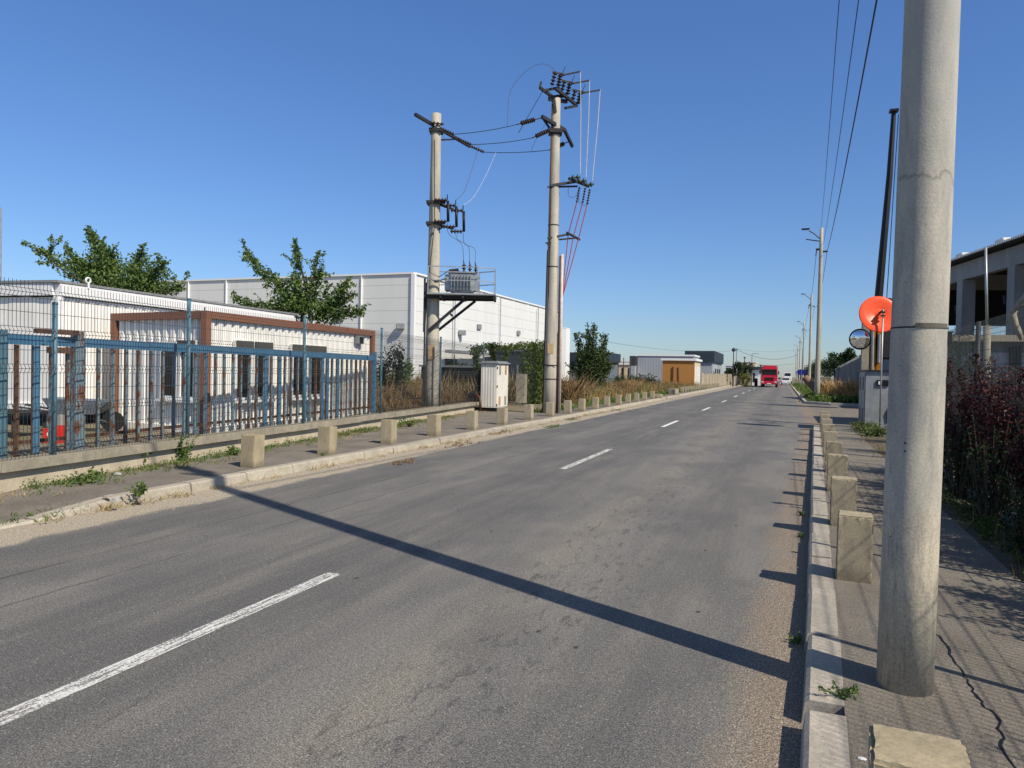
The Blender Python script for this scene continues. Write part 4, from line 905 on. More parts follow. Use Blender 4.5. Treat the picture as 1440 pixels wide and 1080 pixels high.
g = MB(); g.prism([(A.x, A.y), (B.x, B.y), (C.x, C.y), (-95, 96)], ZW - .1, ZW - .05); g.build('roof', 'roof_grey', root)
g = MB()
g.bar((A.x, A.y - .03, ZW), (B.x + .05, B.y - .03, ZW), .2, .16); g.bar((B.x + .04, B.y, ZW), (C.x + .04, C.y, ZW), .2, .16)
for u in (265, 318, 440, 508): p = at(u, 450, 55.55); g.bar((p.x, 55.55, 0), (p.x, 55.55, ZW - .09), .22, .06)
for u in (649, 677, 700, 722, 742, 759): p = onp(u, 450, (B.x + .03, B.y), (C.x + .03, C.y)); g.bar((p.x, p.y, 0), (p.x, p.y, ZW - .09), .20, .06)
g.box((B.x, B.y, ZW / 2), (.35, .35, ZW - .2)); g.build('trim', 'white_trim', root)
g = MB()
for y_ in (63, 74, 86): g.tube([(B.x + .28 + (y_ - 55) * .03, y_, .1), (B.x + .28 + (y_ - 55) * .03, y_, ZW - .3)], .07, 8)
g.build('downpipe', 'lightgrey', root)
g = MB()
for y_ in (60, 69, 80): g.box((B.x + .1 + (y_ - 55) * .03, y_, 6.2), (.12, .9, .5))
for x_ in (-38, -50): g.box((x_, 55.5, 6.2), (.9, .12, .5))
g.build('vent', 'grey_paint', root)
p = onp(626, 525, (B.x + .05, B.y), (C.x + .05, C.y)); q = onp(643, 505, (B.x + .05, B.y), (C.x + .05, C.y))
g = MB(); g.bb((p.x - .1, p.y, .1), (p.x + .05, q.y, q.z)); g.build('door', 'window_dark', root)
for u, v in ((563, 459), (650, 468)):
    r_ = at(u, v, 55.3) if u < 600 else onp(u, v, (B.x + .35, B.y), (C.x + .35, C.y)); g = MB(); g.bbox(tuple(r_), (.7, .45, .5), .3, .05); g.build('floodlight', 'grey_paint', root); 
g = MB(); g.bb((-29.4, 60, 3.2), (-28.7, 93, 3.5)); g.build('canopy', 'roof_grey', root)
# annexes behind the vines / tree
def bldg(name, label, x0, x1, y0, y1, z1, wm, roofm=None, rh=.25, ov=.15, windows=(), cat='building', parapet=None, doors=()):
    root = empty(name, ((x0 + x1) / 2, (y0 + y1) / 2, 0), label, cat); cx, cy = (x0 + x1) / 2, (y0 + y1) / 2
    g = MB(); g.bb((x0 - cx, y0 - cy, -.05), (x1 - cx, y1 - cy, z1)); g.build('wall', wm, root)
    g = MB(); g.bb((x0 - cx - ov, y0 - cy - ov, z1 + .002), (x1 - cx + ov, y1 - cy + ov, z1 + rh)); g.build('roof' if not parapet else 'parapet', roofm or wm, root)
    for (face, s0, s1, a0, a1, mt) in windows:
        g = MB()
        if face == 'f': g.bb((x0 - cx + s0, y0 - cy - .06, a0), (x0 - cx + s1, y0 - cy + .05, a1)); nm = 'window'
        else: g.bb((x1 - cx - .05, y0 - cy + s0, a0), (x1 - cx + .06, y0 - cy + s1, a1)); nm = 'window'
        g.build('door' if a0 < .3 else nm, mt, root)
    return root
bldg('dark_shed', 'dark flat shed seen behind the climbing vine', -29.0, -24.5, 70, 76, 3.7, 'navy', 'bluegrey')
bldg('office_block', 'dark navy flat-topped office block behind the leafy roadside tree', -29.0, -23.2, 99, 106, 3.2, 'bluegrey', 'navy', 1.3, .3, parapet=True)
bldg('white_tower', 'slim white tower just right of the switchgear pole', -28.6, -27.85, 94, 96, 7.6, 'white_trim', 'white_trim', .1, .02)
bldg('white_house', 'low white house with canopy left of the grey hall', -27.0, -23.6, 119, 124, 3.1, 'cream', 'white_trim', .35, .2, windows=(('f', .4, .8, .3, 2.6, 'window_dark'), ('f', 1.6, 2.0, .3, 2.6, 'window_dark'), ('f', 2.7, 3.0, .3, 2.6, 'window_dark')))
p0 = at(896, 545, 95).x; p1 = at(978, 545, 95).x
bldg('grey_hall', 'long grey ribbed hall with white roof edge behind the orange kiosk', -18.2, -10.9, 95, 101, 4.0, 'ribbed_grey', 'white_trim', .22, .1)
bldg('grey_annex', 'narrow annex with navy top at the left end of the grey hall', -18.95, -18.22, 93.6, 95.6, 2.7, 'ribbed_grey', 'navy', 1.25, .03, parapet=True)
bldg('showroom', 'grey showroom with tall dark navy parapet right of the kiosk', -13.2, -9.55, 106, 122, 3.5, 'lightgrey', 'navy', 1.6, .25, parapet=True, windows=(('r', 1.5, 2.2, 0, 2.2, 'black'), ('r', 4, 5.4, .1, 2.6, 'window_dark'), ('r', 7.5, 9, .1, 2.6, 'window_dark'), ('r', 11, 12.4, .1, 2.6, 'window_dark')))
# orange kiosk
x0, x1 = at(931, 543, 85).x, at(976, 543, 85).x
root = empty('transformer_kiosk', ((x0 + x1) / 2, 86.5, 0), 'orange kiosk with white flat roof beside the left road edge', 'kiosk'); hw = (x1 - x0) / 2
g = MB(); g.bb((-hw, -1.5, 0), (hw, 4.5, 3.25)); g.build('wall', 'ochre', root)
g = MB(); g.bb((hw + .002, -1.49, .0), (hw + .02, 4.49, 3.24)); g.build('front', 'cream', root)
g = MB(); g.bb((-hw - .18, -1.68, 3.252), (hw + .22, 4.7, 3.5)); g.build('roof', 'white_trim', root)
for y in (-.6, .9, 2.4, 3.7): g = MB(); g.bb((hw + .022, y - .35, .3), (hw + .05, y + .35, 2.6)); g.build('door', 'white_trim', root)
g = MB(); g.bb((-.05 - .6, -1.62, .2), (.05 - .6, -1.5, 2.55)); g.tube([(.1, -1.56, .1), (.0, -1.56, 2.5)], .04, 6); g.build('downpipe', 'brown_pipe', root)

# far left street: wall, lamps, trees, houses
root = empty('boundary_wall', (0, 0, 0), 'beige panelled boundary wall along the far left road side', 'wall'); g = MB()
for i in range(22): g.bb((-9.4 + i * .10, 91 + i * 3, 0), (-9.26 + i * .10, 93.9 + i * 3, 1.75))
g.build('wall_panel', 'beige_wall', root); g = MB()
for i in range(23): g.bb((-9.45 + i * .10, 90.92 + i * 3, 0), (-9.2 + i * .10, 91.06 + i * 3, 1.9))
g.build('pier', 'wall_plaster', root)
bldg('white_villa', 'small bright white building with dark band right of the showroom', -9.5, -7.9, 130, 138, 3.3, 'white_trim', 'white_trim', .4, .1, windows=(('f', .1, .9, 2.6, 3.0, 'window_dark'),))
bldg('flat_roofed_shop', 'white shop with black flat roof left of the red truck', -6.0, -3.9, 134, 140, 2.75, 'white_trim', 'navy', .55, .5, windows=(('f', .9, 1.2, .6, 2.2, 'window_dark'),))
bldg('pale_block', 'pale cream block behind the street trees left of the truck', -9.9, -5.8, 165, 175, 4.6, 'cream', 'white_trim', .2, .1)
def street_lamp(name, x, y, h, label, kind, mt='dark_steel'):
    root = empty(name, (x, y, 0), label, 'street lamp'); g = MB(); g.tube([(0, 0, 0), (0, 0, h)], [.09, .06], 8); g.build('post', mt, root)
    g = MB()
    if kind == 'ball': g.lathe([(.08, h), (.27, h + .12), (.30, h + .3), (.22, h + .5), (.05, h + .6)], 12)
    elif kind == 'arm': g.tube([(0, 0, h), (.35, 0, h + .12), (1.0, 0, h + .1)], .05, 6)
    else: g.box((0, 0, h + .12), (.35, .2, .25))
    g.build('lamp_head', mt if kind != 'ball' else 'navy', root); return root
street_lamp('street_lamp', -7.3, 115, 5.3, 'dark globe street lamp right of the showroom', 'ball')
street_lamp('street_lamp', -7.35, 123, 5.8, 'grey post with small box right of the globe lamp', 'box', 'galv')
street_lamp('street_lamp', -5.0, 125, 5.25, 'grey street lamp with short arm left of the red truck', 'arm', 'galv')
street_lamp('floodlight_mast', -6.9, 140, 4.9, 'short mast with dark round head above the street trees', 'box')
street_lamp('floodlight_mast', -3.9, 135, 3.4, 'small dark mast just left of the truck roof', 'box')
def round_bush(name, c, rad, n, label, lm, size, cat='bush', seed=1, group=None):
    rg = np.random.default_rng(seed); root = empty(name, (c[0], c[1], 0), label, cat, group=group); lf = MB(); pts = [blob((0, 0, c[2]), rad, n, rg, .3)]
    for i in range(6): a = rg.uniform(0, 6.28); pts.append(blob((math.cos(a) * rad[0] * .6, math.sin(a) * rad[1] * .6, c[2] + rg.uniform(-.3, .8) * rad[2]), tuple(x * .45 for x in rad), n // 8, rg, .1))
    P_ = np.concatenate(pts); P_ = P_[P_[:, 2] > .02]; leaf_cloud(lf, P_, size, seed); lf.build('crown', lm, root)
    tb = MB(); 
    for k in range(5): a = rg.uniform(0, 6.28); tb.tube([(math.cos(a) * .1, math.sin(a) * .1, 0), (math.cos(a) * rad[0] * .6, math.sin(a) * rad[1] * .6, c[2] + rad[2] * .5)], [.03, .008], 5)
    tb.build('trunk', 'bark', root); return root
for i, (u, Y, zc, r, rzz, lm, lb) in enumerate(((1037, 118, 2.6, .8, 1.1, 'leaf_dark', 'dark small tree beside the globe lamp'), (1043, 128, 2.3, .7, 1.1, 'leaf_tree', 'thin green tree in the middle of the street group'), (1051, 122, 2.6, .95, 1.2, 'leaf_dark', 'round dark tree above the clipped yellow hedge'), (1027, 126, 2.1, .9, .6, 'leaf_dark', 'low dark bush under the white villa'))):
    round_bush('street_tree', (at(u, 530, Y).x, Y, zc), (r, r, rzz), 420, lb, lm, .28, 'tree', 11 + i, 'small trees beyond the far left wall')
round_bush('clipped_hedge', (at(1049.5, 530, 112).x, 112, .95), (.85, .6, 1.0), 900, 'boxy yellow-green hedge at the road edge left of the truck', 'bush_yellow', .16, seed=21)
g = MB().bbox((0, 0, .55), (.5, .4, 1.0), 0, .08); g.lathe([(.2, 1.0), (.28, 1.15), (.1, 1.3)], 10); o = g.build('litter_bin', 'black'); o.location = (at(1063, 545, 118).x, 118, .0); tag(o, 'small black bin at the road edge left of the truck', 'bin')
# overhead wires across the far road
cable(sagline(at(1035, 491, 120), at(1119, 500, 140), 1.1, 14), .03, 'cable_grey', 'thicker wire sagging across the far road above the truck', 'far wires'); cable(sagline(at(1035, 490, 122), at(1119, 491, 140), .5, 14), .012, 'cable_grey', 'upper thin wire across the far road', 'far wires')
cable(sagline(at(820, 475, 60), at(1035, 493, 120), 0.6, 14), .014, 'cable_grey', 'thin wire running from the leafy tree to the globe lamp', 'far wires'); cable(sagline(at(1062, 512, 140), at(1118, 511, 150), .3, 10), .02, 'cable_grey', 'lowest wire across the far road', 'far wires')

# ------------------------------------------------------------------ truck, cars
root = empty('truck', (-2.05, 115, 0), 'red articulated truck driving towards the camera', 'truck', 0)
g = MB(); g.bbox((0, .0, 1.75), (2.3, 2.0, 2.3), 0, .12); g.bbox((0, .3, 3.0), (2.15, 1.6, .55), 0, .18); g.build('cab', 'truck_red', root)
g = MB(); g.box((0, -1.02, 2.22), (2.0, .06, .62)); g.build('windscreen', 'window_dark', root)
g = MB(); g.box((0, -1.06, 2.62), (2.0, .2, .10)); g.build('sun_visor', 'black', root)
g = MB()
for z in (1.42, 1.25, 1.08): g.box((0, -1.03, z), (1.3, .06, .09))
g.build('grille', 'black', root)
g = MB(); g.bbox((0, -1.02, .66), (2.28, .3, .42), 0, .05); g.build('bumper', 'truck_red', root)
for s in (-1, 1): g = MB(); g.bbox((s * .92, -1.19, .78), (.30, .06, .2), 0, .02); g.build('headlight', 'lamp_glass', root); g = MB(); g.bbox((s * 1.32, -.95, 2.2), (.16, .1, .55), 0, .03); g.build('wing_mirror', 'black', root)
g = MB(); g.box((0, -1.18, .56), (.52, .02, .12)); g.build('number_plate', 'paper', root)
for y in (-.4, 3.0, 8.5, 9.8):
    for s in (-1, 1): g = MB(); g.tube([(s * .88, y, .48), (s * 1.15, y, .48)], .48, 18); g.build('wheel', 'tyre', root)
g = MB(); g.bbox((0, 7.0, 2.1), (2.3, 10.5, 2.5), 0, .04); g.build('trailer', 'lightgrey', root); g = MB(); g.box((0, 5.5, .75), (1.0, 11, .2)); g.build('chassis', 'black', root)
def car(name, x, y, label, mt, s=1.0, h=1.45, L_=4.3, w_=1.75, van=False, cat='car'):
    root = empty(name, (x, y, 0), label, cat); g = MB(); g.bbox((0, 0, h * .42), (w_, L_, h * .5), 0, .12); g.build('body', mt, root)
    g = MB(); g.box((0, .2, h * .82), (w_ * .86, L_ * (.55 if not van else .85), h * .4), 0, .82 if not van else .96); g.build('cabin', mt, root)
    g = MB(); g.box((0, -L_ * (.12 if not van else .3), h * .82), (w_ * .74, L_ * .36, h * .26), 0, .9); g.build('windscreen', 'window_dark', root)
    for yy in (-L_ * .32, L_ * .32):
        for q in (-1, 1): g = MB(); g.tube([(q * (w_ / 2 - .2), yy, .32), (q * (w_ / 2 + .01), yy, .32)], .32, 14); g.build('wheel', 'tyre', root)
    for q in (-1, 1): g = MB(); g.box((q * w_ * .36, -L_ / 2 - .01, h * .42), (.3, .06, .14)); g.build('headlight', 'lamp_glass', root)
    g = MB(); g.box((0, -L_ / 2 - .01, h * .3), (.5, .05, .12)); g.build('number_plate', 'paper', root)
    return root
car('parked_car', at(1105, 540, 155).x, 155, 'small white car just right of the truck', 'white_trim')
car('delivery_van', at(1107.5, 540, 195).x, 195, 'tall white van behind the small white car', 'white_trim', h=2.7, w_=1.9, L_=5.5, van=True, cat='van')
car('parked_car', at(1094, 540, 210).x, 210, 'pale car half hidden behind the truck', 'lightgrey')
root = empty('marker_post', (at(1097, 545, 122).x, 122, 0), 'red and white marker post right of the truck', 'marker post'); g = MB(); g.tube([(0, 0, 0), (0, 0, 1.1)], .05, 8); g.box((0, 0, .02), (.35, .35, .04)); g.build('post', 'red_plastic', root); g = MB(); g.tube([(0, 0, .5), (0, 0, .75)], .055, 8); g.build('white_band', 'paper', root)

# ------------------------------------------------------------------ right side poles
def line_pole(x, y, h, r, label, two=False):
    root = empty('utility_pole', (x, y, 0), label, 'utility pole', group='poles receding along the right road side'); MB().lathe([(r * 1.0 - r * .035 * z, z) for z in [i * h / 8 for i in range(9)]], 16).build('shaft', 'pole_pale', root, True)
    g = MB(); g.tube([(0, 0, h - .75), (-.45, -.1, h - .35), (-.75, -.12, h - .15)], .035, 6); 
    if two: g.tube([(0, 0, h - .85), (-.9, .3, h - .62)], .035, 6)
    g.build('lamp_arm', 'dark_steel', root); g = MB(); g.bbox((-.95, -.13, h - .04), (.5, .18, .1), 0, .03)
    g.build('lamp_head', 'dark_steel', root)
    g = MB(); g.box((-.2, 0, h - 1.35), (.22, .1, .12)); g.box((.24, 0, h - 1.5), (.3, .1, .1)); g.tube([(-.25, 0, h - 1.4), (-.3, -.1, h - 1.75)], .04, 6); g.build('bracket', 'dark_steel', root); return root
LP = [(2.02, 50, 11.15, .17), (2.85, 93, 11.6, .17), (3.1, 136, 11.4, .16), (3.35, 180, 11.2, .16), (3.6, 225, 11, .16), (3.9, 275, 11, .16)]
for i, (x, y, h, r) in enumerate(LP): line_pole(x, y, h, r, '%s distant concrete lamp pole on the right, counting away' % ['first', 'second', 'third', 'fourth', 'fifth', 'sixth'][i], i == 0)
for i, (x, y, h) in enumerate(((3.45, 150, 9.2), (4.3, 200, 9))):
    root = empty('steel_pole', (x, y, 0), ['thin grey steel pole right of the blue sign', 'farthest thin steel pole at the end of the right row'][i], 'pole'); g = MB(); g.tube([(0, 0, 0), (0, 0, h)], [.1, .06], 8); g.build('shaft', 'galv', root)
# wires of the line
near = [(.47, 3.9, 9.4), (.80, 3.9, 8.6), (1.05, 3.9, 8.2)]; far = [(-.03, 11.2), (.14, 10.2), (.36, 9.68)]
for i, nm in enumerate(('left thin', 'middle thin', 'right thick')):
    q = LP[0]; cable(sagline(near[i], (q[0] + far[i][0], 50, far[i][1]), (.45, .5, .55)[i], 24), (.010, .010, .017)[i], 'cable_black', '%s overhead wire from the foreground pole to the first far lamp pole' % nm, 'overhead line on the right')
for k in range(4):
    p, q = LP[k], LP[k + 1]
    for j, (dx, dz, sg, nm) in enumerate(((-.28, -1.7, .9, 'left'), (.36, -1.5, 1.3, 'right'))):
        cable(sagline((p[0] + dx, p[1], p[2] + dz), (q[0] + dx, q[1], q[2] + dz), sg, 14), .016, 'cable_grey', '%s sagging wire between far lamp poles %s and %s' % (nm, ['one', 'two', 'three', 'four', 'five'][k], ['one', 'two', 'three', 'four', 'five'][k + 1]), 'overhead line on the right')
root = empty('blue_sign', (at(1127, 523, 112).x, 112, 0), 'small dark blue arrow sign on a post by the right poles', 'sign'); g = MB(); g.tube([(0, 0, 0), (0, 0, 2.7)], .04, 6); g.build('post', 'galv', root); g = MB(); g.prism([(-.5, -.03), (.5, -.03), (.5, .03), (-.5, .03)], 1.95, 2.7); g.prism([(-.7, -.03), (-.5, -.03), (-.5, .03), (-.7, .03)], 2.2, 2.45); g.prism([(.5, -.03), (.7, -.03), (.7, .03), (.5, .03)], 2.2, 2.45); g.build('sign_panel', 'sign_blue', root)
# concrete panel wall on the right
root = empty('panel_wall', (0, 0, 0), 'long grey concrete panel wall receding on the right', 'wall')
WA, WB = Vector((5.0, 50, 0)), Vector((9.9, 165, 0)); n_ = 46
g = MB(); h = MB()
for i in range(n_):
    p, q = WA.lerp(WB, i / n_), WA.lerp(WB, (i + 1) / n_)
    for k in range(5): g.bar(p + Vector((0, .06, .37 + k * .64)), q + Vector((0, -.06, .37 + k * .64)), .06, .61)
    h.box((p.x - .03, p.y, 1.69), (.2, .2, 3.38))
g.build('panel', 'grey_concrete', root); h.build('pier', 'grey_concrete', root)
g = MB(); p = WA.lerp(WB, .022); g.bb((p.x - .10, p.y - .0, .1), (p.x - .06, p.y + 1.7, 2.5)); g.build('gate_opening', 'dark_sheet_and_shade', root)
g = MB(); g.bb((5.0, 49.6, .0), (16, 49.8, 3.3)); g.build('end_panel', 'grey_concrete', root)
rg = np.random.default_rng(4)
for i, (u, Y, zc, r, rzz) in enumerate(((1160, 175, 3.2, 1.6, 2.8), (1166, 150, 3.6, 1.7, 1.6), (1174, 120, 4.2, 1.3, 1.2), (1191, 95, 4.2, .6, .9), (1146, 190, 3.2, 1.6, 3.0), (1141, 205, 3.2, 1.6, 2.8), (1134, 235, 2.8, 2.0, 2.6))):
    x = at(u, 530, Y).x; round_bush('roadside_tree', (x + .2, Y, zc), (r, r * 1.3, rzz), 900, ['dark tree right of the first far pole', 'dark tree top showing above the panel wall', 'pointed dark treetop over the wall, middle', 'small dark treetop over the wall nearest the mirror', 'dark tree between the first and second far poles', 'dark tree behind the blue sign', 'farthest dark tree at the end of the right side'][i], 'leaf_dark', .30, 'tree', 40 + i, 'dark trees on the far right side')
for i in range(7):
    Y = 250 + i * 35; x = (1.5 + i * .3 if i % 2 else -8 - i * 2); round_bush('distant_tree', (x + (6 if i % 2 else -2), Y, 2.6), (3.2, 3, 2.6), 500, '%s treetop mass at the very end of the road' % ORD[i].replace('nearest', 'first'), 'leaf_dark', .5, 'tree', 60 + i, 'trees closing the end of the road')
# verge plants right beyond the side road
g = MB(); sp_ = []
for i in range(1300):
    y = 47.5 + rg.uniform(0, 1) ** 1.5 * 120; x = 1.6 + rg.uniform(0, 1) * (2.4 + (y - 47) * .03); sp_.append((x, y, .1))
blades(g, sp_, .45, 7, .18, .03, 3); tag(g.build('verge_grass', 'leaf_weed'), 'green grass and weeds on the far right verge', 'grass', kind='stuff')
g = MB(); P_ = []
for i in range(30): P_.append(blob((rg.uniform(1.9, 4.6), rg.uniform(47.6, 50.2), .2), (.5, .5, .38), 260, rg, .1))
leaf_cloud(g, np.concatenate(P_), .16, 8); tag(g.build('ground_cover', 'leaf_weed'), 'bright green low plants at the corner of the side road', 'ground cover', kind='stuff')
for i, (x, y, r) in enumerate(((3.6, 49.2, .55), (4.5, 48.9, .45), (2.8, 50.3, .6), (4.05, 49.5, .5))):
    root = empty('dry_bush', (x, y, .1), ['tall orange dry weed clump in front of the panel wall', 'orange dry weeds nearest the small round mirror', 'orange dry weeds just right of the first far pole', 'faded dry weeds farther along the panel wall'][i], 'bush', group='dry weeds by the panel wall'); g = MB(); s_ = [(rg.normal(0, r * .4), rg.normal(0, r * .5), 0) for _ in range(40)]; blades(g, s_, 1.45, 16, .16, .02, 70 + i, .8); leaf_cloud(g, blob((0, 0, .75), (r, r, .7), 700, rg, .2), .10, 75 + i); g.build('stems', 'dry_orange', root)
o = MB().lathe([(.2, 0), (.26, .1), (.26, 1.9), (.2, 2.0)], 14, Matrix.Translation((2.75, 57.5, .15)) @ Matrix.Rotation(R(-42), 4, 'Y')).build('concrete_pipe', 'earthpipe'); tag(o, 'brown pipe section leaning in the right verge behind the grass', 'pipe')

# ------------------------------------------------------------------ cabinet, mirror, crane on the right
root = empty('electrical_cabinet', (2.62, 24.55, .1), 'grey-blue electrical cabinet standing left of the foreground pole', 'cabinet')
g = MB(); g.bbox((0, 0, .87), (.70, 1.7, 1.70), 0, .012); g.build('cabinet_body', 'grey_paint', root)
g = MB(); g.box((0, 0, 1.74), (.80, 1.82, .04)); g.build('roof', 'dark_steel', root)
for s in (-1, 1):
    g = MB(); g.box((-.357, s * .42, .87), (.012, .78, 1.6)); d = g.build('door', 'grey_paint', root)
    for z in (.4, 1.35): g = MB(); g.box((-.366, s * .42, z), (.012, .22, .4)); g.build('vent', 'dark_steel', d)
g = MB(); g.bbox((.12, -.87, 1.38), (.34, .05, .17), 0, .01); g.build('meter_box', 'black', root); g = MB(); g.box((.02, -.90, 1.38), (.06, .012, .10)); g.build('sticker', 'paper', root)
g = MB(); g.tube([(.25, -.86, .2), (.25, -.88, .5), (.33, -.87, .7)], .02, 5); g.build('cable_tail', 'black', root)
root = empty('gate_pillar', (2.50, 26.1, 0), 'square concrete pillar behind the grey cabinet, rising behind the orange disc', 'pillar'); g = MB(); g.bbox((-.04, 0, 1.85), (.22, .24, 3.7), 0, .01); g.build('pillar_shaft', 'coping_concrete', root); g = MB(); g.bbox((-.04, 0, 3.72), (.28, .30, .08), 0, .01); g.build('cap', 'grey_concrete', root)
# traffic mirrors
def disc(center, normal, prof, n=40):
    q = Vector(normal).to_track_quat('Z', 'Y').to_matrix().to_4x4(); return MB().lathe(prof, n, Matrix.Translation(center) @ q)
c = at(1236, 442, 23.6); root = empty('traffic_mirror', (0, 0, 0), 'big glossy orange dish of a traffic mirror beside the foreground pole', 'traffic mirror')
nrm = (Vector((.22, -1, .26))).normalized()
g = disc(c, nrm, [(.02, -.14), (.28, -.14), (.52, -.03), (.56, .0), (.56, .015), (.53, .018), (.36, .05), (.335, .034), (.22, .068), (.205, .055), (.10, .08), (.0001, .082)]); g.build('dish', 'orange_plastic', root, True)
pp = c + nrm * .24 + Vector((.03, 0, 0)); g = MB(); g.tube([(pp.x, pp.y, .1), (pp.x, pp.y, c.z + .13)], .024, 8); g.build('post', 'galv', root, True)
g = MB(); g.bar(pp + Vector((0, 0, .03)), c + Vector((0, 0, .03)), .05); g.box((pp.x, pp.y, c.z + .04), (.12, .1, .05)); g.box((pp.x, pp.y, c.z - .06), (.12, .1, .04)); g.build('clamp', 'dark_steel', root)
c = at(1209.5, 477, 25.0); root = empty('traffic_mirror', (0, 0, 0), 'small round convex mirror with black rim left of the orange dish', 'traffic mirror'); nrm = Vector((-.45, -1, -.14)).normalized()
g = disc(c, nrm, [(.10, -.10), (.320, -.05), (.333, 0), (.333, .02), (.325, .026), (.318, .02), (.315, .0)]); g.build('rim', 'black', root, True)
g = disc(c, nrm, [(.316, .012), (.28, .036), (.23, .058), (.17, .080), (.09, .097), (.0001, .104)], 48)
for v_ in range(len(g.v)): pass
g.build('mirror_face', 'mirror_glass', root, True)
g = MB(); g.bar(c - nrm * .08, (2.45, 26.0, c.z), .04); g.build('arm', 'dark_steel', root)
for ch in root.children: ch.scale = (1, 1, 1)
# drilling / crane rig
root = empty('mobile_crane', (0, 0, 0), 'yellow machine with tall thin black boom behind the orange dish', 'crane')
g = MB(); a_, b_ = at(1233, 520, 42), at(1235, 424, 42); c_ = at(1257, 156, 42)
g.tube([a_, b_, a_.lerp(c_, .75), c_], [.24, .20, .15, .11], 8); g.box((c_.x, c_.y, c_.z), (.42, .4, .12)); g.tube([a_ + Vector((.25, 0, 0)), c_ + Vector((.22, 0, -.2))], .02, 4); g.build('boom', 'black', root)
g = MB()
for u0, u1, w_ in ((1217, 1227, .20), (1227, 1231, .30), (1235, 1236, .30), (1223, 1221, .12)): g.bar(at(u0, 522, 41), at(u1, 425 if u0 < 1230 else 440, 41), w_)
g.bar(at(1220, 470, 41), at(1236, 470, 41), .12); g.bar(at(1217, 500, 41), at(1236, 495, 41), .1)
for k in range(8): v = 520 - k * 10; g.bar(at(1219 + (k % 2) * 4, v, 40.9), at(1223 - (k % 2) * 4, v - 10, 40.9), .05)
g.build('mast', 'yellow_machine', root)
g = MB(); g.tube([at(1226.5, 520, 40.8), at(1227.5, 462, 40.8)], .07, 8); g.tube([at(1235.5, 510, 40.8), at(1237, 470, 40.8)], .07, 8); g.build('hydraulic_rod', 'galv', root)
g = MB(); pb_ = at(1240, 530, 42) + Vector((.6, 0, 0)); g.bbox((pb_.x, 43, 1.0), (2.4, 3.2, .9), 0, .1); g.bbox((pb_.x + .9, 43, 1.9), (.9, 1.4, 1.1), 0, .1); g.build('carriage', 'yellow_machine', root)
g = MB(); g.bbox((pb_.x - .9, 43, .35), (.5, 3.6, .7), 0, .2); g.bbox((pb_.x + .9, 43, .35), (.5, 3.6, .7), 0, .2); g.build('track', 'tyre', root)
g = MB(); q_ = at(1250, 440, 41.5); g.bbox((q_.x, q_.y, q_.z), (.55, .9, .9), 0, .1); g.tube([at(1240, 470, 41.5), at(1252, 420, 41.5)], .25, 8); q_ = at(1248, 470, 41.5); g.bbox((q_.x, q_.y, q_.z), (.7, .8, 2.6), 0, .1); g.build('winch', 'dark_steel', root)
root = empty('lamp_post', (0, 0, 0), 'dark twin-tipped post left of the orange dish', 'post')
p_ = at(1213, 520, 30); q_ = at(1213, 437, 30); g = MB(); g.bar((p_.x, 30, 0), (p_.x, 30, q_.z), .17, .1); g.bar((p_.x - .08, 30, q_.z), (p_.x + .2, 30, q_.z + .1), .05); g.build('post', 'bluegrey', root); 

# ------------------------------------------------------------------ hall and gatehouse, right
HD = Vector((9.9 - 11.7, 54 - 45.2, 0)).normalized(); HN = Vector((HD.y, -HD.x, 0)); HP = Vector((11.7, 45.2, 0))
root = empty('concrete_hall', (0, 0, 0), 'open concrete-framed hall with corrugated roof edge at the right', 'hall')
s0, s1 = -22, 12.3; ZH = 9.0
def hp(s, n=0, z=0): p = HP + HD * s + HN * n; return Vector((p.x, p.y, z))
g = MB(); g.bar(hp(s0, 0, ZH - .65), hp(s1, 0, ZH - .65), .4, 1.05); g.bar(hp(s0, 13, ZH - .65), hp(s1, 13, ZH - .65), .4, 1.05); g.bar(hp(s1 - .2, 0, ZH - .65), hp(s1 - .2, 13, ZH - .65), .4, 1.0); g.build('beam', 'grey_concrete', root)
cs = []
for u in (1357, 1430): q = onp(u, 420, (HP.x, HP.y), tuple(hp(5)[:2])); cs.append((Vector((q.x, q.y, 0)) - HP).dot(HD))
dsp = cs[0] - cs[1]; cl_ = [cs[1] - dsp * k for k in (1, 2, 3)] + cs + [s1 - .3]
for s in cl_:
    for n in (0, 13):
        g = MB(); p = hp(s, n + .05); g.box((p.x, p.y, (ZH - 1.2) / 2), (.75, .75, ZH - 1.2), math.atan2(HD.y, HD.x)); g.build('column', 'grey_concrete', root)
g = MB(); q = [hp(s0, -.6), hp(s1 + .3, -.6), hp(s1 + .3, 14), hp(s0, 14)]; g.prism([(v.x, v.y) for v in q][::-1], ZH - .1, ZH - .02); g.build('ceiling', 'dark_sheet_and_shade', root)
g = MB(); n_ = 150
for i in range(n_):
    p, q = hp(s0 + (s1 + .5 - s0) * i / n_, -.9, 0), hp(s0 + (s1 + .5 - s0) * (i + .55) / n_, -.9, 0); p2, q2 = p + HN * 15, q + HN * 15
    g.add([(p.x, p.y, ZH), (q.x, q.y, ZH), (q2.x, q2.y, ZH + .3), (p2.x, p2.y, ZH + .3), (p.x, p.y, ZH + .12), (q.x, q.y, ZH + .12), (q2.x, q2.y, ZH + .42), (p2.x, p2.y, ZH + .42)], [(0, 1, 5, 4), (4, 5, 6, 7), (1, 2, 6, 5), (0, 4, 7, 3), (3, 2, 1, 0)])
p, q = hp(s0, -.9), hp(s1 + .5, -.9); p2, q2 = p + HN * 15, q + HN * 15; g.add([(p.x, p.y, ZH + .01), (q.x, q.y, ZH + .01), (q2.x, q2.y, ZH + .31), (p2.x, p2.y, ZH + .31)], [(0, 1, 2, 3)]); g.build('roof', 'galv', root)
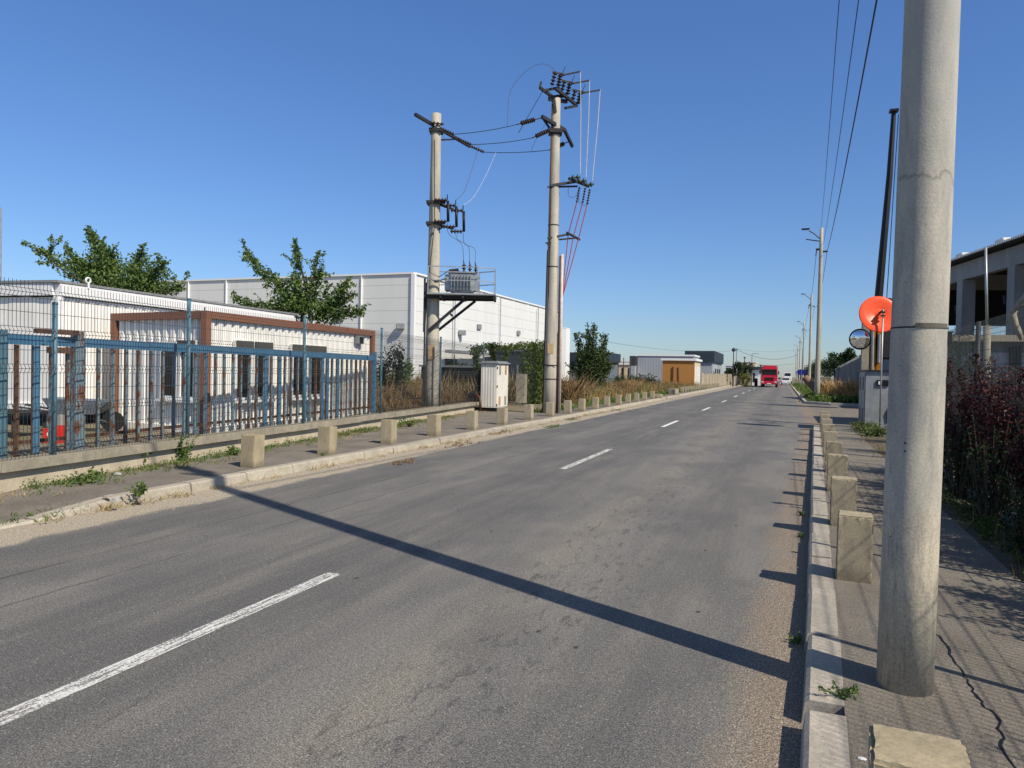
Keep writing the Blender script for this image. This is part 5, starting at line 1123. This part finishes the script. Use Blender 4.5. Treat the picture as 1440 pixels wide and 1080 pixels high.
g = MB(); g.bar(hp(s0, 13.4, 6.8), hp(s1, 13.4, 6.8), .1, 3.5); g.bar(hp(s1, 1, 6.9), hp(s1, 13, 6.9), .1, 3.0); g.build('back_cladding', 'dark_sheet_and_shade', root)  # hall's inner shade painted into the near-black ceiling, cladding and rafters
for s in cl_[2:5]: g = MB(); g.bar(hp(s + 2, .3, 6.2), hp(s + 2, 13, 7.9), .25, .5); g.build('rafter', 'dark_sheet_and_shade', root)
g = MB(); p = onp(1352, 435, (HP.x, HP.y), tuple(hp(5)[:2])); g.bar(hp(-4, 6, 5.0), hp(4, 6, 5.0), .06, .08); g.build('strip_lamp', 'galv', root)
for i, (u, v) in enumerate(((1357, 370), (1415, 349))):
    q = onp(u, v, (HP.x, HP.y), tuple(hp(5)[:2])); g = MB(); g.bbox((q.x, q.y, ZH + .32), (.8, .9, .35), .2, .05); g.build('roof_vent', 'white_panel', root)
# yellow-green shed seen through the hall
bldg('green_shed', 'yellowish green shed visible through the open hall', 26, 70, 84, 96, 4.6, 'dirty_green', 'navy', .4, .2)
# low gatehouse
root = empty('gatehouse', (0, 0, 0), 'low blue-grey gatehouse with pale flat concrete slab roof behind the hedge', 'gatehouse')
xg = at(1292, 500, 26).x; xe = at(1439, 500, 26).x + 6; z1, z0 = at(1385, 471, 26).z, at(1385, 480, 26).z
g = MB(); g.bb((xg, 26, z0), (xe, 31, z1)); g.build('roof_slab', 'beige_wall', root)
g = MB(); g.bb((xg + .5, 26.5, .1), (xe - .5, 30.6, z0 - .002)); g.build('wall', 'bluegrey', root)
g = MB(); g.bb((xg + .6, 26.44, .1), (xe - .6, 26.49, at(1385, 495, 26).z)); g.build('lower_cladding', 'lightgrey', root)
for u in (1350, 1383.5): p = at(u, 500, 26.3); g = MB(); g.box((p.x, 26.35, z0 / 2), (.06, .10, z0 - .1)); g.build('mullion', 'navy', root)
for u in (1425, 1434): p = at(u, 500, 26.2); g = MB(); g.bb((p.x - .06, 26.32, 1.0), (p.x + .08, 26.43, z0 - .1)); g.build('window', 'black', root)
# slim post in front of the hall
root = empty('steel_post', (0, 0, 0), 'slim pale post on a thicker concrete base in front of the hall', 'post')
p0, p1, p2 = at(1390, 560, 14.5), at(1388, 458, 14.5), at(1386, 348, 14.5); g = MB(); g.tube([(p0.x, 14.5, .05), (p1.x, 14.5, p1.z)], [.062, .056], 12); g.build('base', 'coping_concrete', root, True); g = MB(); g.tube([(p1.x, 14.5, p1.z), (p1.x + (p2.x - p1.x), 14.5, p2.z)], .022, 8); g.build('shaft', 'galv', root, True)

# ------------------------------------------------------------------ right mesh fence, hedge
def fr_(y): return 2.28 + .004 * y
root = empty('mesh_fence', (0, 0, 0), 'dark wire mesh fence along the right pavement, in front of the red hedge', 'mesh fence')
ps = [-4.0, -1.5, 1.0, 3.5, 6.0, 8.45, 11.0, 13.5]
for y0, y1 in zip(ps, ps[1:]): mesh_panel(fr_, y0 + .02, y1 - .02, .22, 2.36, (.30, .85, 1.4, 1.75, 2.22), -1, wr=.0026).build('wire_panel', 'wire_metal', root)
for y in ps: g = MB(); g.tube([(fr_(y) + .05, y, .1), (fr_(y) + .05, y, 2.38)], .03, 8); g.build('post', 'dark_steel', root, True)
g = MB(); 
for y0, y1 in zip(ps, ps[1:]): g.bb((fr_(y0) - .04, y0, .05), (fr_(y0) + .06, y1 - .004, .22))
g.build('plinth', 'grey_concrete', root)
root = empty('dead_branch', (0, 0, 0), 'pale bent bare branch hanging over the right mesh fence', 'branch')
pts = [at(1452, 405, 8.6), at(1440, 421, 8.6), at(1429, 432, 8.7), at(1423, 441, 8.7), at(1427, 455, 8.7), at(1433, 468, 8.7), at(1436, 478, 8.7)]
g = MB(); g.tube(pts, [.035, .035, .032, .04, .034, .028, .015], 8); g.tube([at(1452, 418, 8.65), at(1442, 424, 8.65), at(1430, 436, 8.65)], [.018, .016, .010], 6); g.build('bough', 'coping_concrete', root, True)
def hedge(name, x, y, zt, r, n, label, lm, seed, size=.046, grp='hedge plants along the right fence'):
    rg = np.random.default_rng(seed); root = empty(name, (x, y, .1), label, 'shrub', group=grp); lf, st = MB(), MB(); P_ = []
    K = 34
    for k in range(K):
        a = rg.uniform(0, 6.28); q = rg.uniform(0, 1) ** .6 * r; e = np.array([math.cos(a) * q, math.sin(a) * q * 1.2, zt * rg.uniform(.45, 1.0)]); b_ = np.array([math.cos(a) * q * .3, math.sin(a) * q * .3, 0])
        st.tube([tuple(b_), tuple(b_ * .5 + e * .5 + np.array([0, 0, .1])), tuple(e)], [.014, .009, .003], 5); P_.append(along(b_ * .85 + e * .15, e, n // K, .27, .06, rg, .85))
    if n > 4000: P_.append(blob((0, 0, zt * .48), (r * .9, r * 1.15, zt * .45), int(n * .5), rg, .2))
    leaf_cloud(lf, np.concatenate(P_), size, seed); lf.build('leaves', lm, root); st.build('stems', 'bark', root); return root
hd = [(2.75, 2.3, 2.0, .5, 2600, 'leaf_dark', 'leafy dark shrub casting shade beside the foreground pole, out at the right'),
      (2.75, 5.0, 1.75, .6, 9000, 'leaf_red', 'dark red-leaved hedge shrub cut by the right picture edge'),
      (2.62, 6.5, 1.7, .65, 13000, 'leaf_red', 'red-leaved shrub behind the mesh, nearest fully seen'),
      (2.62, 7.9, 1.7, .65, 14000, 'leaf_red', 'dense dark red hedge shrub under the pale branch'),
      (2.58, 9.3, 1.8, .65, 13000, 'leaf_red', 'dark red shrub in the middle of the right hedge'),
      (2.60, 10.7, 1.85, .62, 11000, 'leaf_red', 'dark red shrub with green shoots behind it, toward the pole'),
      (2.72, 12.3, 1.9, .65, 9000, 'leaf_red', 'red-tinged shrub right beside the foreground pole edge'),
      (3.3, 11.3, 2.15, .5, 1500, 'leaf_dark', 'blue-green upright shoots behind the red hedge near the pole'),
      (2.7, 15.9, 2.0, .6, 2600, 'leaf_dark', 'dark shrub partly hidden behind the foreground pole'),
      (3.7, 18.6, 2.9, .8, 4500, 'leaf_dark', 'dark shrub behind the pole, between it and the cabinet'),
      (3.9, 21.4, 2.9, .8, 4500, 'leaf_dark', 'dark shrub nearest the grey cabinet')]
for i, (x, y, zt, r, n, lm, lb) in enumerate(hd): hedge('hedge_shrub', x, y, zt, r, n, lb, lm, 100 + i)
for i, (x, y, zt) in enumerate(((2.05, 7.4, .75), (2.1, 9.0, 1.2), (2.12, 10.6, 1.1), (2.15, 12.4, 1.2))): hedge('hedge_shrub', x, y, zt, .28, 900, '%s low dark undergrowth clump in front of the right mesh' % ORD[i], 'leaf_dark', 130 + i, .05)
for i, (x, y) in enumerate(((2.15, 23.0), (2.2, 20.8))): hedge('hedge_shrub', x, y, .26, .45, 700, ['low shrub at the foot of the grey cabinet', 'low shrub just before the cabinet'][i], 'leaf_weed', 150 + i, .06)
g = MB(); P_ = []
for i in range(110): y = rg.uniform(2.2, 11); P_.append(blob((1.72 + .012 * y + abs(rg.normal(0, .16)), y, .14), (.13, .2, .07), 40, rg, .1))
leaf_cloud(g, np.concatenate(P_), .035, 9, droop=-.3); tag(g.build('ivy', 'leaf_vine'), 'green creeping ground cover along the edge of the right pavement', 'ground cover', kind='stuff')
g = MB(); s_ = [(1.85 + rg.normal(0, .12) + .0, rg.uniform(5, 20), .1) for _ in range(70)]; blades(g, s_, .26, 5, .04, .003, 12, .9); tag(g.build('dry_grass', 'dry_brown'), 'thin dry grass at the foot of the right hedge', 'grass', kind='stuff')

# ------------------------------------------------------------------ trees on the left
Yt = 25.0
def T(u, v, Y=Yt): return tuple(at(u, v, Y))
c0 = T(165, 440, 21)
make_tree('leafy_tree', (c0[0], c0[1], .28), [(T(165, 420, 21), T(52, 350, 20), 520, .75, .22), (T(160, 415, 21), T(125, 322, 21), 520, .8, .20), (T(170, 415, 21), T(200, 352, 21.5), 500, .8, .25), (T(185, 415, 21), T(232, 368, 21), 420, .75, .2), (T(190, 415, 21), T(256, 404, 21), 360, .6, .15), (T(140, 415, 21), T(95, 352, 20.5), 380, .7, .2), (T(160, 415, 21), T(150, 350, 21), 420, .8, .3)],
          [(T(170, 405, 21), (1.5, 1.3, 1.1), 1500), (T(125, 380, 21), (.9, .9, .8), 600), (T(205, 395, 21), (1.0, 1.0, .7), 800), (T(150, 370, 21), (.8, .8, .6), 500)], None, .17, 'broad leafy tree rising behind the white prefab cabin', seed=5)
Y2 = 19.5; c0 = T(425, 460, Y2)
make_tree('leafy_tree', (c0[0], c0[1], .28), [(T(425, 450, Y2), T(415, 338, Y2), 300, .55, .06), (T(415, 440, Y2), T(346, 355, Y2), 330, .55, .16), (T(400, 445, Y2), T(328, 418, Y2), 190, .45, .12), (T(430, 430, Y2), T(448, 354, Y2), 130, .3, .05), (T(435, 440, Y2), T(452, 378, Y2), 170, .4, .12), (T(445, 445, Y2), T(492, 393, Y2), 260, .5, .12), (T(450, 450, Y2), T(512, 437, Y2), 200, .4, .1), (T(440, 448, Y2), T(500, 412, Y2), 200, .4, .1), (T(420, 440, Y2), T(381, 382, Y2), 160, .4, .1)],
          [(T(418, 420, Y2), (.75, .7, .75), 550), (T(400, 435, Y2), (.8, .7, .5), 420), (T(455, 435, Y2), (.9, .7, .45), 420)], None, .16, 'open-crowned tree with upright shoots behind the brown framed cabin', seed=6)
Y3 = 48; c0 = T(832, 548, Y3)
make_tree('young_tree', (c0[0], c0[1], .1), [(T(832, 540, Y3), T(835, 457, Y3), 520, 1.0, .22), (T(825, 530, Y3), T(809, 468, Y3), 220, .6, .12), (T(838, 530, Y3), T(852, 470, Y3), 300, .7, .2), (T(822, 540, Y3), T(804, 512, Y3), 240, .7, .3), (T(842, 540, Y3), T(857, 510, Y3), 260, .7, .3), (T(832, 520, Y3), T(826, 464, Y3), 260, .8, .2)],
          [(T(832, 520, Y3), (1.25, 1.1, 1.5), 2200), (T(826, 500, Y3), (.9, .8, 1.0), 900), (T(842, 505, Y3), (.8, .8, 1.0), 700)], None, .20, 'bushy young roadside tree right of the switchgear pole', seed=7, lm='leaf_mid')
# shrubs inside the fence near pole 1
round_bush('shrub', (at(549, 540, 22).x, 22, 1.35), (.55, .5, 1.1), 900, 'dark upright shrub behind the mesh, right end of the blue fence', 'leaf_dark', .10, seed=31)
round_bush('shrub', (at(566, 540, 26).x, 26, 1.2), (.5, .5, 1.0), 600, 'green shrub between the blue fence and the transformer pole', 'leaf_tree', .12, seed=32)
bldg('dark_sheds', 'dark low shed behind the mesh, left of the transformer pole', -17.5, -14.2, 33, 36, 1.75, 'dark_sheet_and_shade', 'grey_paint', .1, .1)
round_bush('shrub', (-17.5, 38, 1.2), (1.0, 1, .9), 600, 'dark rounded shrub left of the white cabinet, in the weeds', 'leaf_dark', .18, seed=33)
# climbing vine on the fence
rg = np.random.default_rng(77); root = empty('climbing_vine', (0, 0, 0), 'climbing vine arching along the mesh fence behind the electrical cabinet', 'vine'); P_ = []
fp = lambda u, v, off=.0: np.array(onp(u, v, (-10.85, 20), (-11.0, 40)))
def vine(pl, n, r):
    n = int(n * 3.6)
    for (a_, b_) in zip(pl, pl[1:]): P_.append(along(fp(*a_), fp(*b_), n, r, r, rg))
vine([(664, 492), (690, 486), (712, 490), (735, 485), (768, 484)], 110, .20); vine([(668, 490), (672, 520), (676, 548)], 110, .17); vine([(690, 486), (697, 510)], 60, .15); vine([(715, 492), (708, 505)], 40, .12)
vine([(752, 488), (752, 530), (754, 582)], 620, .42); vine([(765, 488), (764, 530), (764, 580)], 300, .28); vine([(742, 488), (740, 520)], 130, .25); vine([(735, 495), (742, 560), (740, 585)], 150, .25); vine([(725, 580), (745, 585)], 120, .22)
lf = MB(); leaf_cloud(lf, np.concatenate(P_), .115, 3, droop=.8); lf.build('leaves', 'leaf_vine', root); g = MB(); g.tube([fp(758, 590), fp(754, 540), fp(750, 495), fp(710, 488), fp(668, 491), fp(674, 545)], .02, 6); g.build('stem', 'bark', root)
g = MB()
mesh_panel(lambda y: -10.66 - (y - 25.2) * .02, 25.25, 32.5, .2, 2.56, (.62, 1.07, 1.52, 1.96, 2.42), pitch=.1).build('wire_panel', 'wire_metal', bpy.data.objects['mesh_fence'])
# old sheet board beside the vine
root = empty('grey_board', (-11.6, 30.0, .1), 'small grey weathered board in the weeds beside the vine', 'board'); g = MB(); p_ = at(733, 555, 30); g.bbox((p_.x + 11.6, 0, .75), (.5, .04, 1.3), .3, .01); g.bar((p_.x + 11.4, 0, .0), (p_.x + 11.4, 0, 1.8), .05); g.build('board', 'coping_concrete', root)

# dry weeds
rg = np.random.default_rng(55)
def field(name, label, n, fx, h, per, spread, wd, mt, seed, cat='weeds'):
    sp_ = [fx() for _ in range(n)]; g = MB(); blades(g, sp_, h, per, spread, wd, seed, .5); tag(g.build(name, mt), label, cat, kind='stuff')
def inyard():
    y = 18.0 + rg.uniform(0, 1) * 8; return (fl(y) - .35 - rg.uniform(0, 1) * 5, y, .28)
field('dry_weeds', 'tangled brown weeds behind the mesh around the transformer pole', 900, inyard, .85, 8, .1, .012, 'dry_brown', 1)
field('tall_dry_grass', 'tall straw-coloured grass in front of the warehouse', 1500, lambda: (-12.5 - rg.uniform(0, 1) * 16, 29 + rg.uniform(0, 1) * 12, .2), 1.35, 9, .2, .02, 'dry_blade', 2, 'grass')
def side():
    y = 35 + rg.uniform(0, 1) ** 1.2 * 52; return (-9.0 - rg.uniform(0, 1) ** 1.2 * (1.0 + y * .07), y, .09)
field('dry_weeds', 'orange brown dry weeds beyond the left bollards', 1300, side, .62, 10, .2, .014, 'dry_orange', 3)
field('dry_weeds', 'darker brown stalks mixed among the roadside weeds', 1100, side, .85, 8, .2, .012, 'dry_brown', 4)
field('green_weeds', 'green stalks scattered through the dry weeds on the left', 900, side, .7, 8, .22, .014, 'leaf_weed', 14)
field('green_weeds', 'patches of green grass between the left bollards and dry weeds', 800, lambda: (-8.0 - rg.uniform(0, 1) * .9, 24.5 + rg.uniform(0, 1) * 55, .11), .28, 8, .1, .014, 'leaf_weed', 5)
field('meadow_grass', 'dry grass field reaching the far buildings', 1800, lambda: (-11 - rg.uniform(0, 1) * 22, 42 + rg.uniform(0, 1) * 48, .09), .75, 6, .4, .03, 'dry_brown', 6, 'grass')
def undergrowth(n, x0, x1, y0, y1, h, size, mt, name, label, seed):
    q = np.random.default_rng(seed); X_ = q.uniform(x0, x1, n); Y_ = y0 + (y1 - y0) * q.uniform(0, 1, n) ** 1.3; hh_ = h * (.55 + .45 * np.sin(X_ * 1.3 + Y_ * .7) * np.sin(Y_ * .9)); Z_ = .1 + q.uniform(0, 1, n) ** .8 * hh_
    g = MB(); leaf_cloud(g, np.stack([X_, Y_, Z_], 1), size, seed); tag(g.build(name, mt), label, 'undergrowth', kind='stuff')
undergrowth(12000, -13.5, -9.2, 34, 80, 1.0, .10, 'dry_brown', 'brown_undergrowth', 'brown leafy undergrowth among the dry weeds beyond the left bollards', 61)
undergrowth(6000, -13, -9.0, 34, 80, .8, .10, 'leaf_mid', 'green_undergrowth', 'dull green undergrowth among the dry weeds beyond the left bollards', 62)
undergrowth(5000, -14.5, -10.9, 18.5, 26, 1.0, .07, 'dry_brown', 'brown_undergrowth', 'brown tangle behind the mesh beside the transformer pole', 63)
for i, (u, v, Y, r, h_, lm, lb) in enumerate(((812, 548, 42, .8, 1.15, 'dry_brown', 'reddish dry bush at the foot of the young tree'), (870, 548, 55, .9, 1.1, 'dry_brown', 'brown bush right of the young tree'), (885, 545, 62, 1.0, 1.1, 'dry_orange', 'orange dry bush left of the grey hall'), (795, 545, 34, .6, 1.5, 'dry_brown', 'twiggy dry bush just right of the switchgear pole'))):
    p_ = at(u, v, Y); root = empty('dry_bush', (p_.x, Y, .1), lb, 'bush', group='dry bushes in the left field'); g = MB(); s_ = [(rg.normal(0, r * .45), rg.normal(0, r * .45), 0) for _ in range(70)]; blades(g, s_, h_, 12, .16, .012, 90 + i, 1.0); leaf_cloud(g, blob((0, 0, h_ * .45), (r, r, h_ * .5), 900, rg, .2), .09, 95 + i); g.build('stems', lm, root)
P_ = [blob((at(u, 540, 74).x, 74, .9), (1.2, .8, .8), 500, rg, .2) for u in (872, 895, 912)]
g = MB(); leaf_cloud(g, np.concatenate(P_), .2, 4); tag(g.build('bramble', 'leaf_dark'), 'dark bramble thicket in front of the grey hall', 'thicket', kind='stuff')
# tall mesh/frames near (880-890)
root = empty('steel_scaffold', (at(880, 540, 80).x, 80, 0), 'thin rusty steel frame standing among the brush left of the hall', 'frame'); g = MB()
for dx in (-.9, -.3, .5, 1.2): g.bar((dx, 0, 0), (dx, 0, 3.4), .08)
g.bar((-.9, 0, 2.9), (1.2, 0, 2.9), .07); g.build('bars', 'rust', root)

# weeds on the left pavement
wl = [(75, 674, .16, .34, 200, 'leafy green weed at the plinth wall, far left'), (190, 655, .26, .30, 340, 'wide green weed under the coping, second from the left'), (258, 648, .24, .42, 340, 'tall bright green weed against the plinth wall'),
      (455, 640, .0, 0, 0, ''), (196, 697, .12, .16, 110, 'small grey-green weed growing on the left kerb'), (283, 606 + 20, .0, 0, 0, ''), (453, 650, .10, .14, 110, 'little weed at the kerb face beside the second bollard'), (575, 600, .25, .25, 200, 'green weed by the wall left of the transformer pole'), (330, 640, .15, .2, 140, 'low weed left of the nearest left bollard'), (120, 680, .2, .2, 130, 'sparse weed between the first two leafy weeds')]
for i, (u, v, r, h_, n, lb) in enumerate(wl):
    if not n: continue
    p_ = atz(u, v, Z1 if 'face' not in lb else .0); weed('weed_plant', (p_.x, p_.y, p_.z), r, h_, n, lb, size=.055, seed=200 + i, group='weeds on the left pavement')
g = MB(); s_ = []
for i in range(420):
    y = 5.9 + rg.uniform(0, 1) * 15; s_.append((fl(y) + .02 + abs(rg.normal(0, .22)), y, .11))
blades(g, s_, .10, 9, .05, .006, 21, 1.6); tag(g.build('ground_weeds', 'leaf_weed'), 'creeping weeds on the left pavement along the plinth wall', 'weeds', kind='stuff')
g = MB(); P_ = []
for i in range(150):
    y = 5.7 + rg.uniform(0, 1) ** 1.3 * 14; q = max(0, math.sin(y * 2.3) * .5 + .6); P_.append(blob((fl(y) + .05 + abs(rg.normal(0, .16 + .1 * q)), y, .13), (.10, .16, .05 + .06 * q), int(36 * q) + 4, rg, .1))
leaf_cloud(g, np.concatenate(P_), .035, 19, droop=-.2); tag(g.build('creeping_weeds', 'leaf_tree'), 'small-leaved weeds spreading from the foot of the plinth wall', 'weeds', kind='stuff')
g = MB(); s_ = []
for i in range(420):
    y = 5.0 + rg.uniform(0, 1) * 24; s_.append((fl(y) + .02 + abs(rg.normal(0, .28)), y, .11) if i % 3 else (kl(y) + .03 + abs(rg.normal(0, .06)), y, .0))
blades(g, s_, .08, 12, .06, .004, 22, 2.2); tag(g.build('dry_ground_grass', 'dry_blade'), 'dry straw tufts on the left pavement and kerb foot', 'grass', kind='stuff')
for i, (u, v, r) in enumerate(((640, 625, .3), (770, 600, .22), (690, 610, .3), (800, 590, .3), (560, 650, .2), (860, 577, .5), (105, 708, .35), (20, 728, .4))):
    p_ = atz(u, v, .0 if i < 7 else .0); root = empty('kerb_weed', (p_.x + (.1 if i < 6 else .1), p_.y, 0.0 if i < 6 else .03), '%s low weed tuft in the sand along the left kerb' % ORD[i].replace('nearest', 'first'), 'weed', group='weed tufts along the left kerb'); g = MB(); blades(g, [(rg.normal(0, r * .4), rg.normal(0, r), 0) for _ in range(26)], .07, 7, .03, .006, 300 + i, 1.8); g.build('leaves', 'leaf_weed' if i % 2 else 'dry_brown', root)
# weeds right kerb
for i, (u, v, z, r, h_, n, lb) in enumerate(((1180, 978, .12, .11, .045, 130, 'sprawling pale green weed in the broken kerb joint by the big pole'), (1122, 905, 0, .07, .09, 90, 'small weed in the gutter against the right kerb'), (1128, 725, 0, .06, .08, 70, 'tiny weed in the right gutter beside the third bollard'), (1124, 755, 0, .05, .05, 40, 'dry little weed in the right gutter by the second bollard'))):
    p_ = atz(u, v, z); weed('weed_plant', tuple(p_), r, h_, n, lb, size=.022, seed=230 + i, group='weeds by the right kerb')
for i, (u, v, z, s, mt, lb) in enumerate(((1212, 1068, .113, .012, 'paper', 'small white pebble on the pavement left of the front bollard'), (1090, 880 + 130, 0, .014, 'stone', 'loose stone in the right gutter'), (163, 704, .12, .04, 'litter_grey', 'crumpled white litter on the left pavement edge'), (150, 700, .12, .04, 'stone', 'grey lump beside the white litter on the left kerb'), (165, 668, .12, .05, 'litter_grey', 'pale scrap lying in the weeds by the plinth wall'), (1222, 740, .113, .012, 'paper', 'white pebble on the pavement right of the second bollard'))):
    p_ = atz(u, v, z); o = MB().lathe([(.1 * s, 0), (s, s * .2), (s * .8, s * .7), (.15 * s, s * .95)], 7).build('stone' if mt == 'stone' else ('pebble' if s < .02 else 'litter'), mt); o.location = p_; o.scale = (1.5, .8, .8); tag(o, lb, 'stone' if s < .03 else 'litter')
# thin mast at the very left edge
root = empty('mast', (at(0.5, 400, 16).x, 16, 0), 'thin grey mast at the very left picture edge', 'mast'); g = MB(); g.tube([(0, 0, .2), (0, 0, at(0, 292, 16).z)], [.04, .025], 8); g.build('shaft', 'galv', root)
bpy.context.view_layer.update()
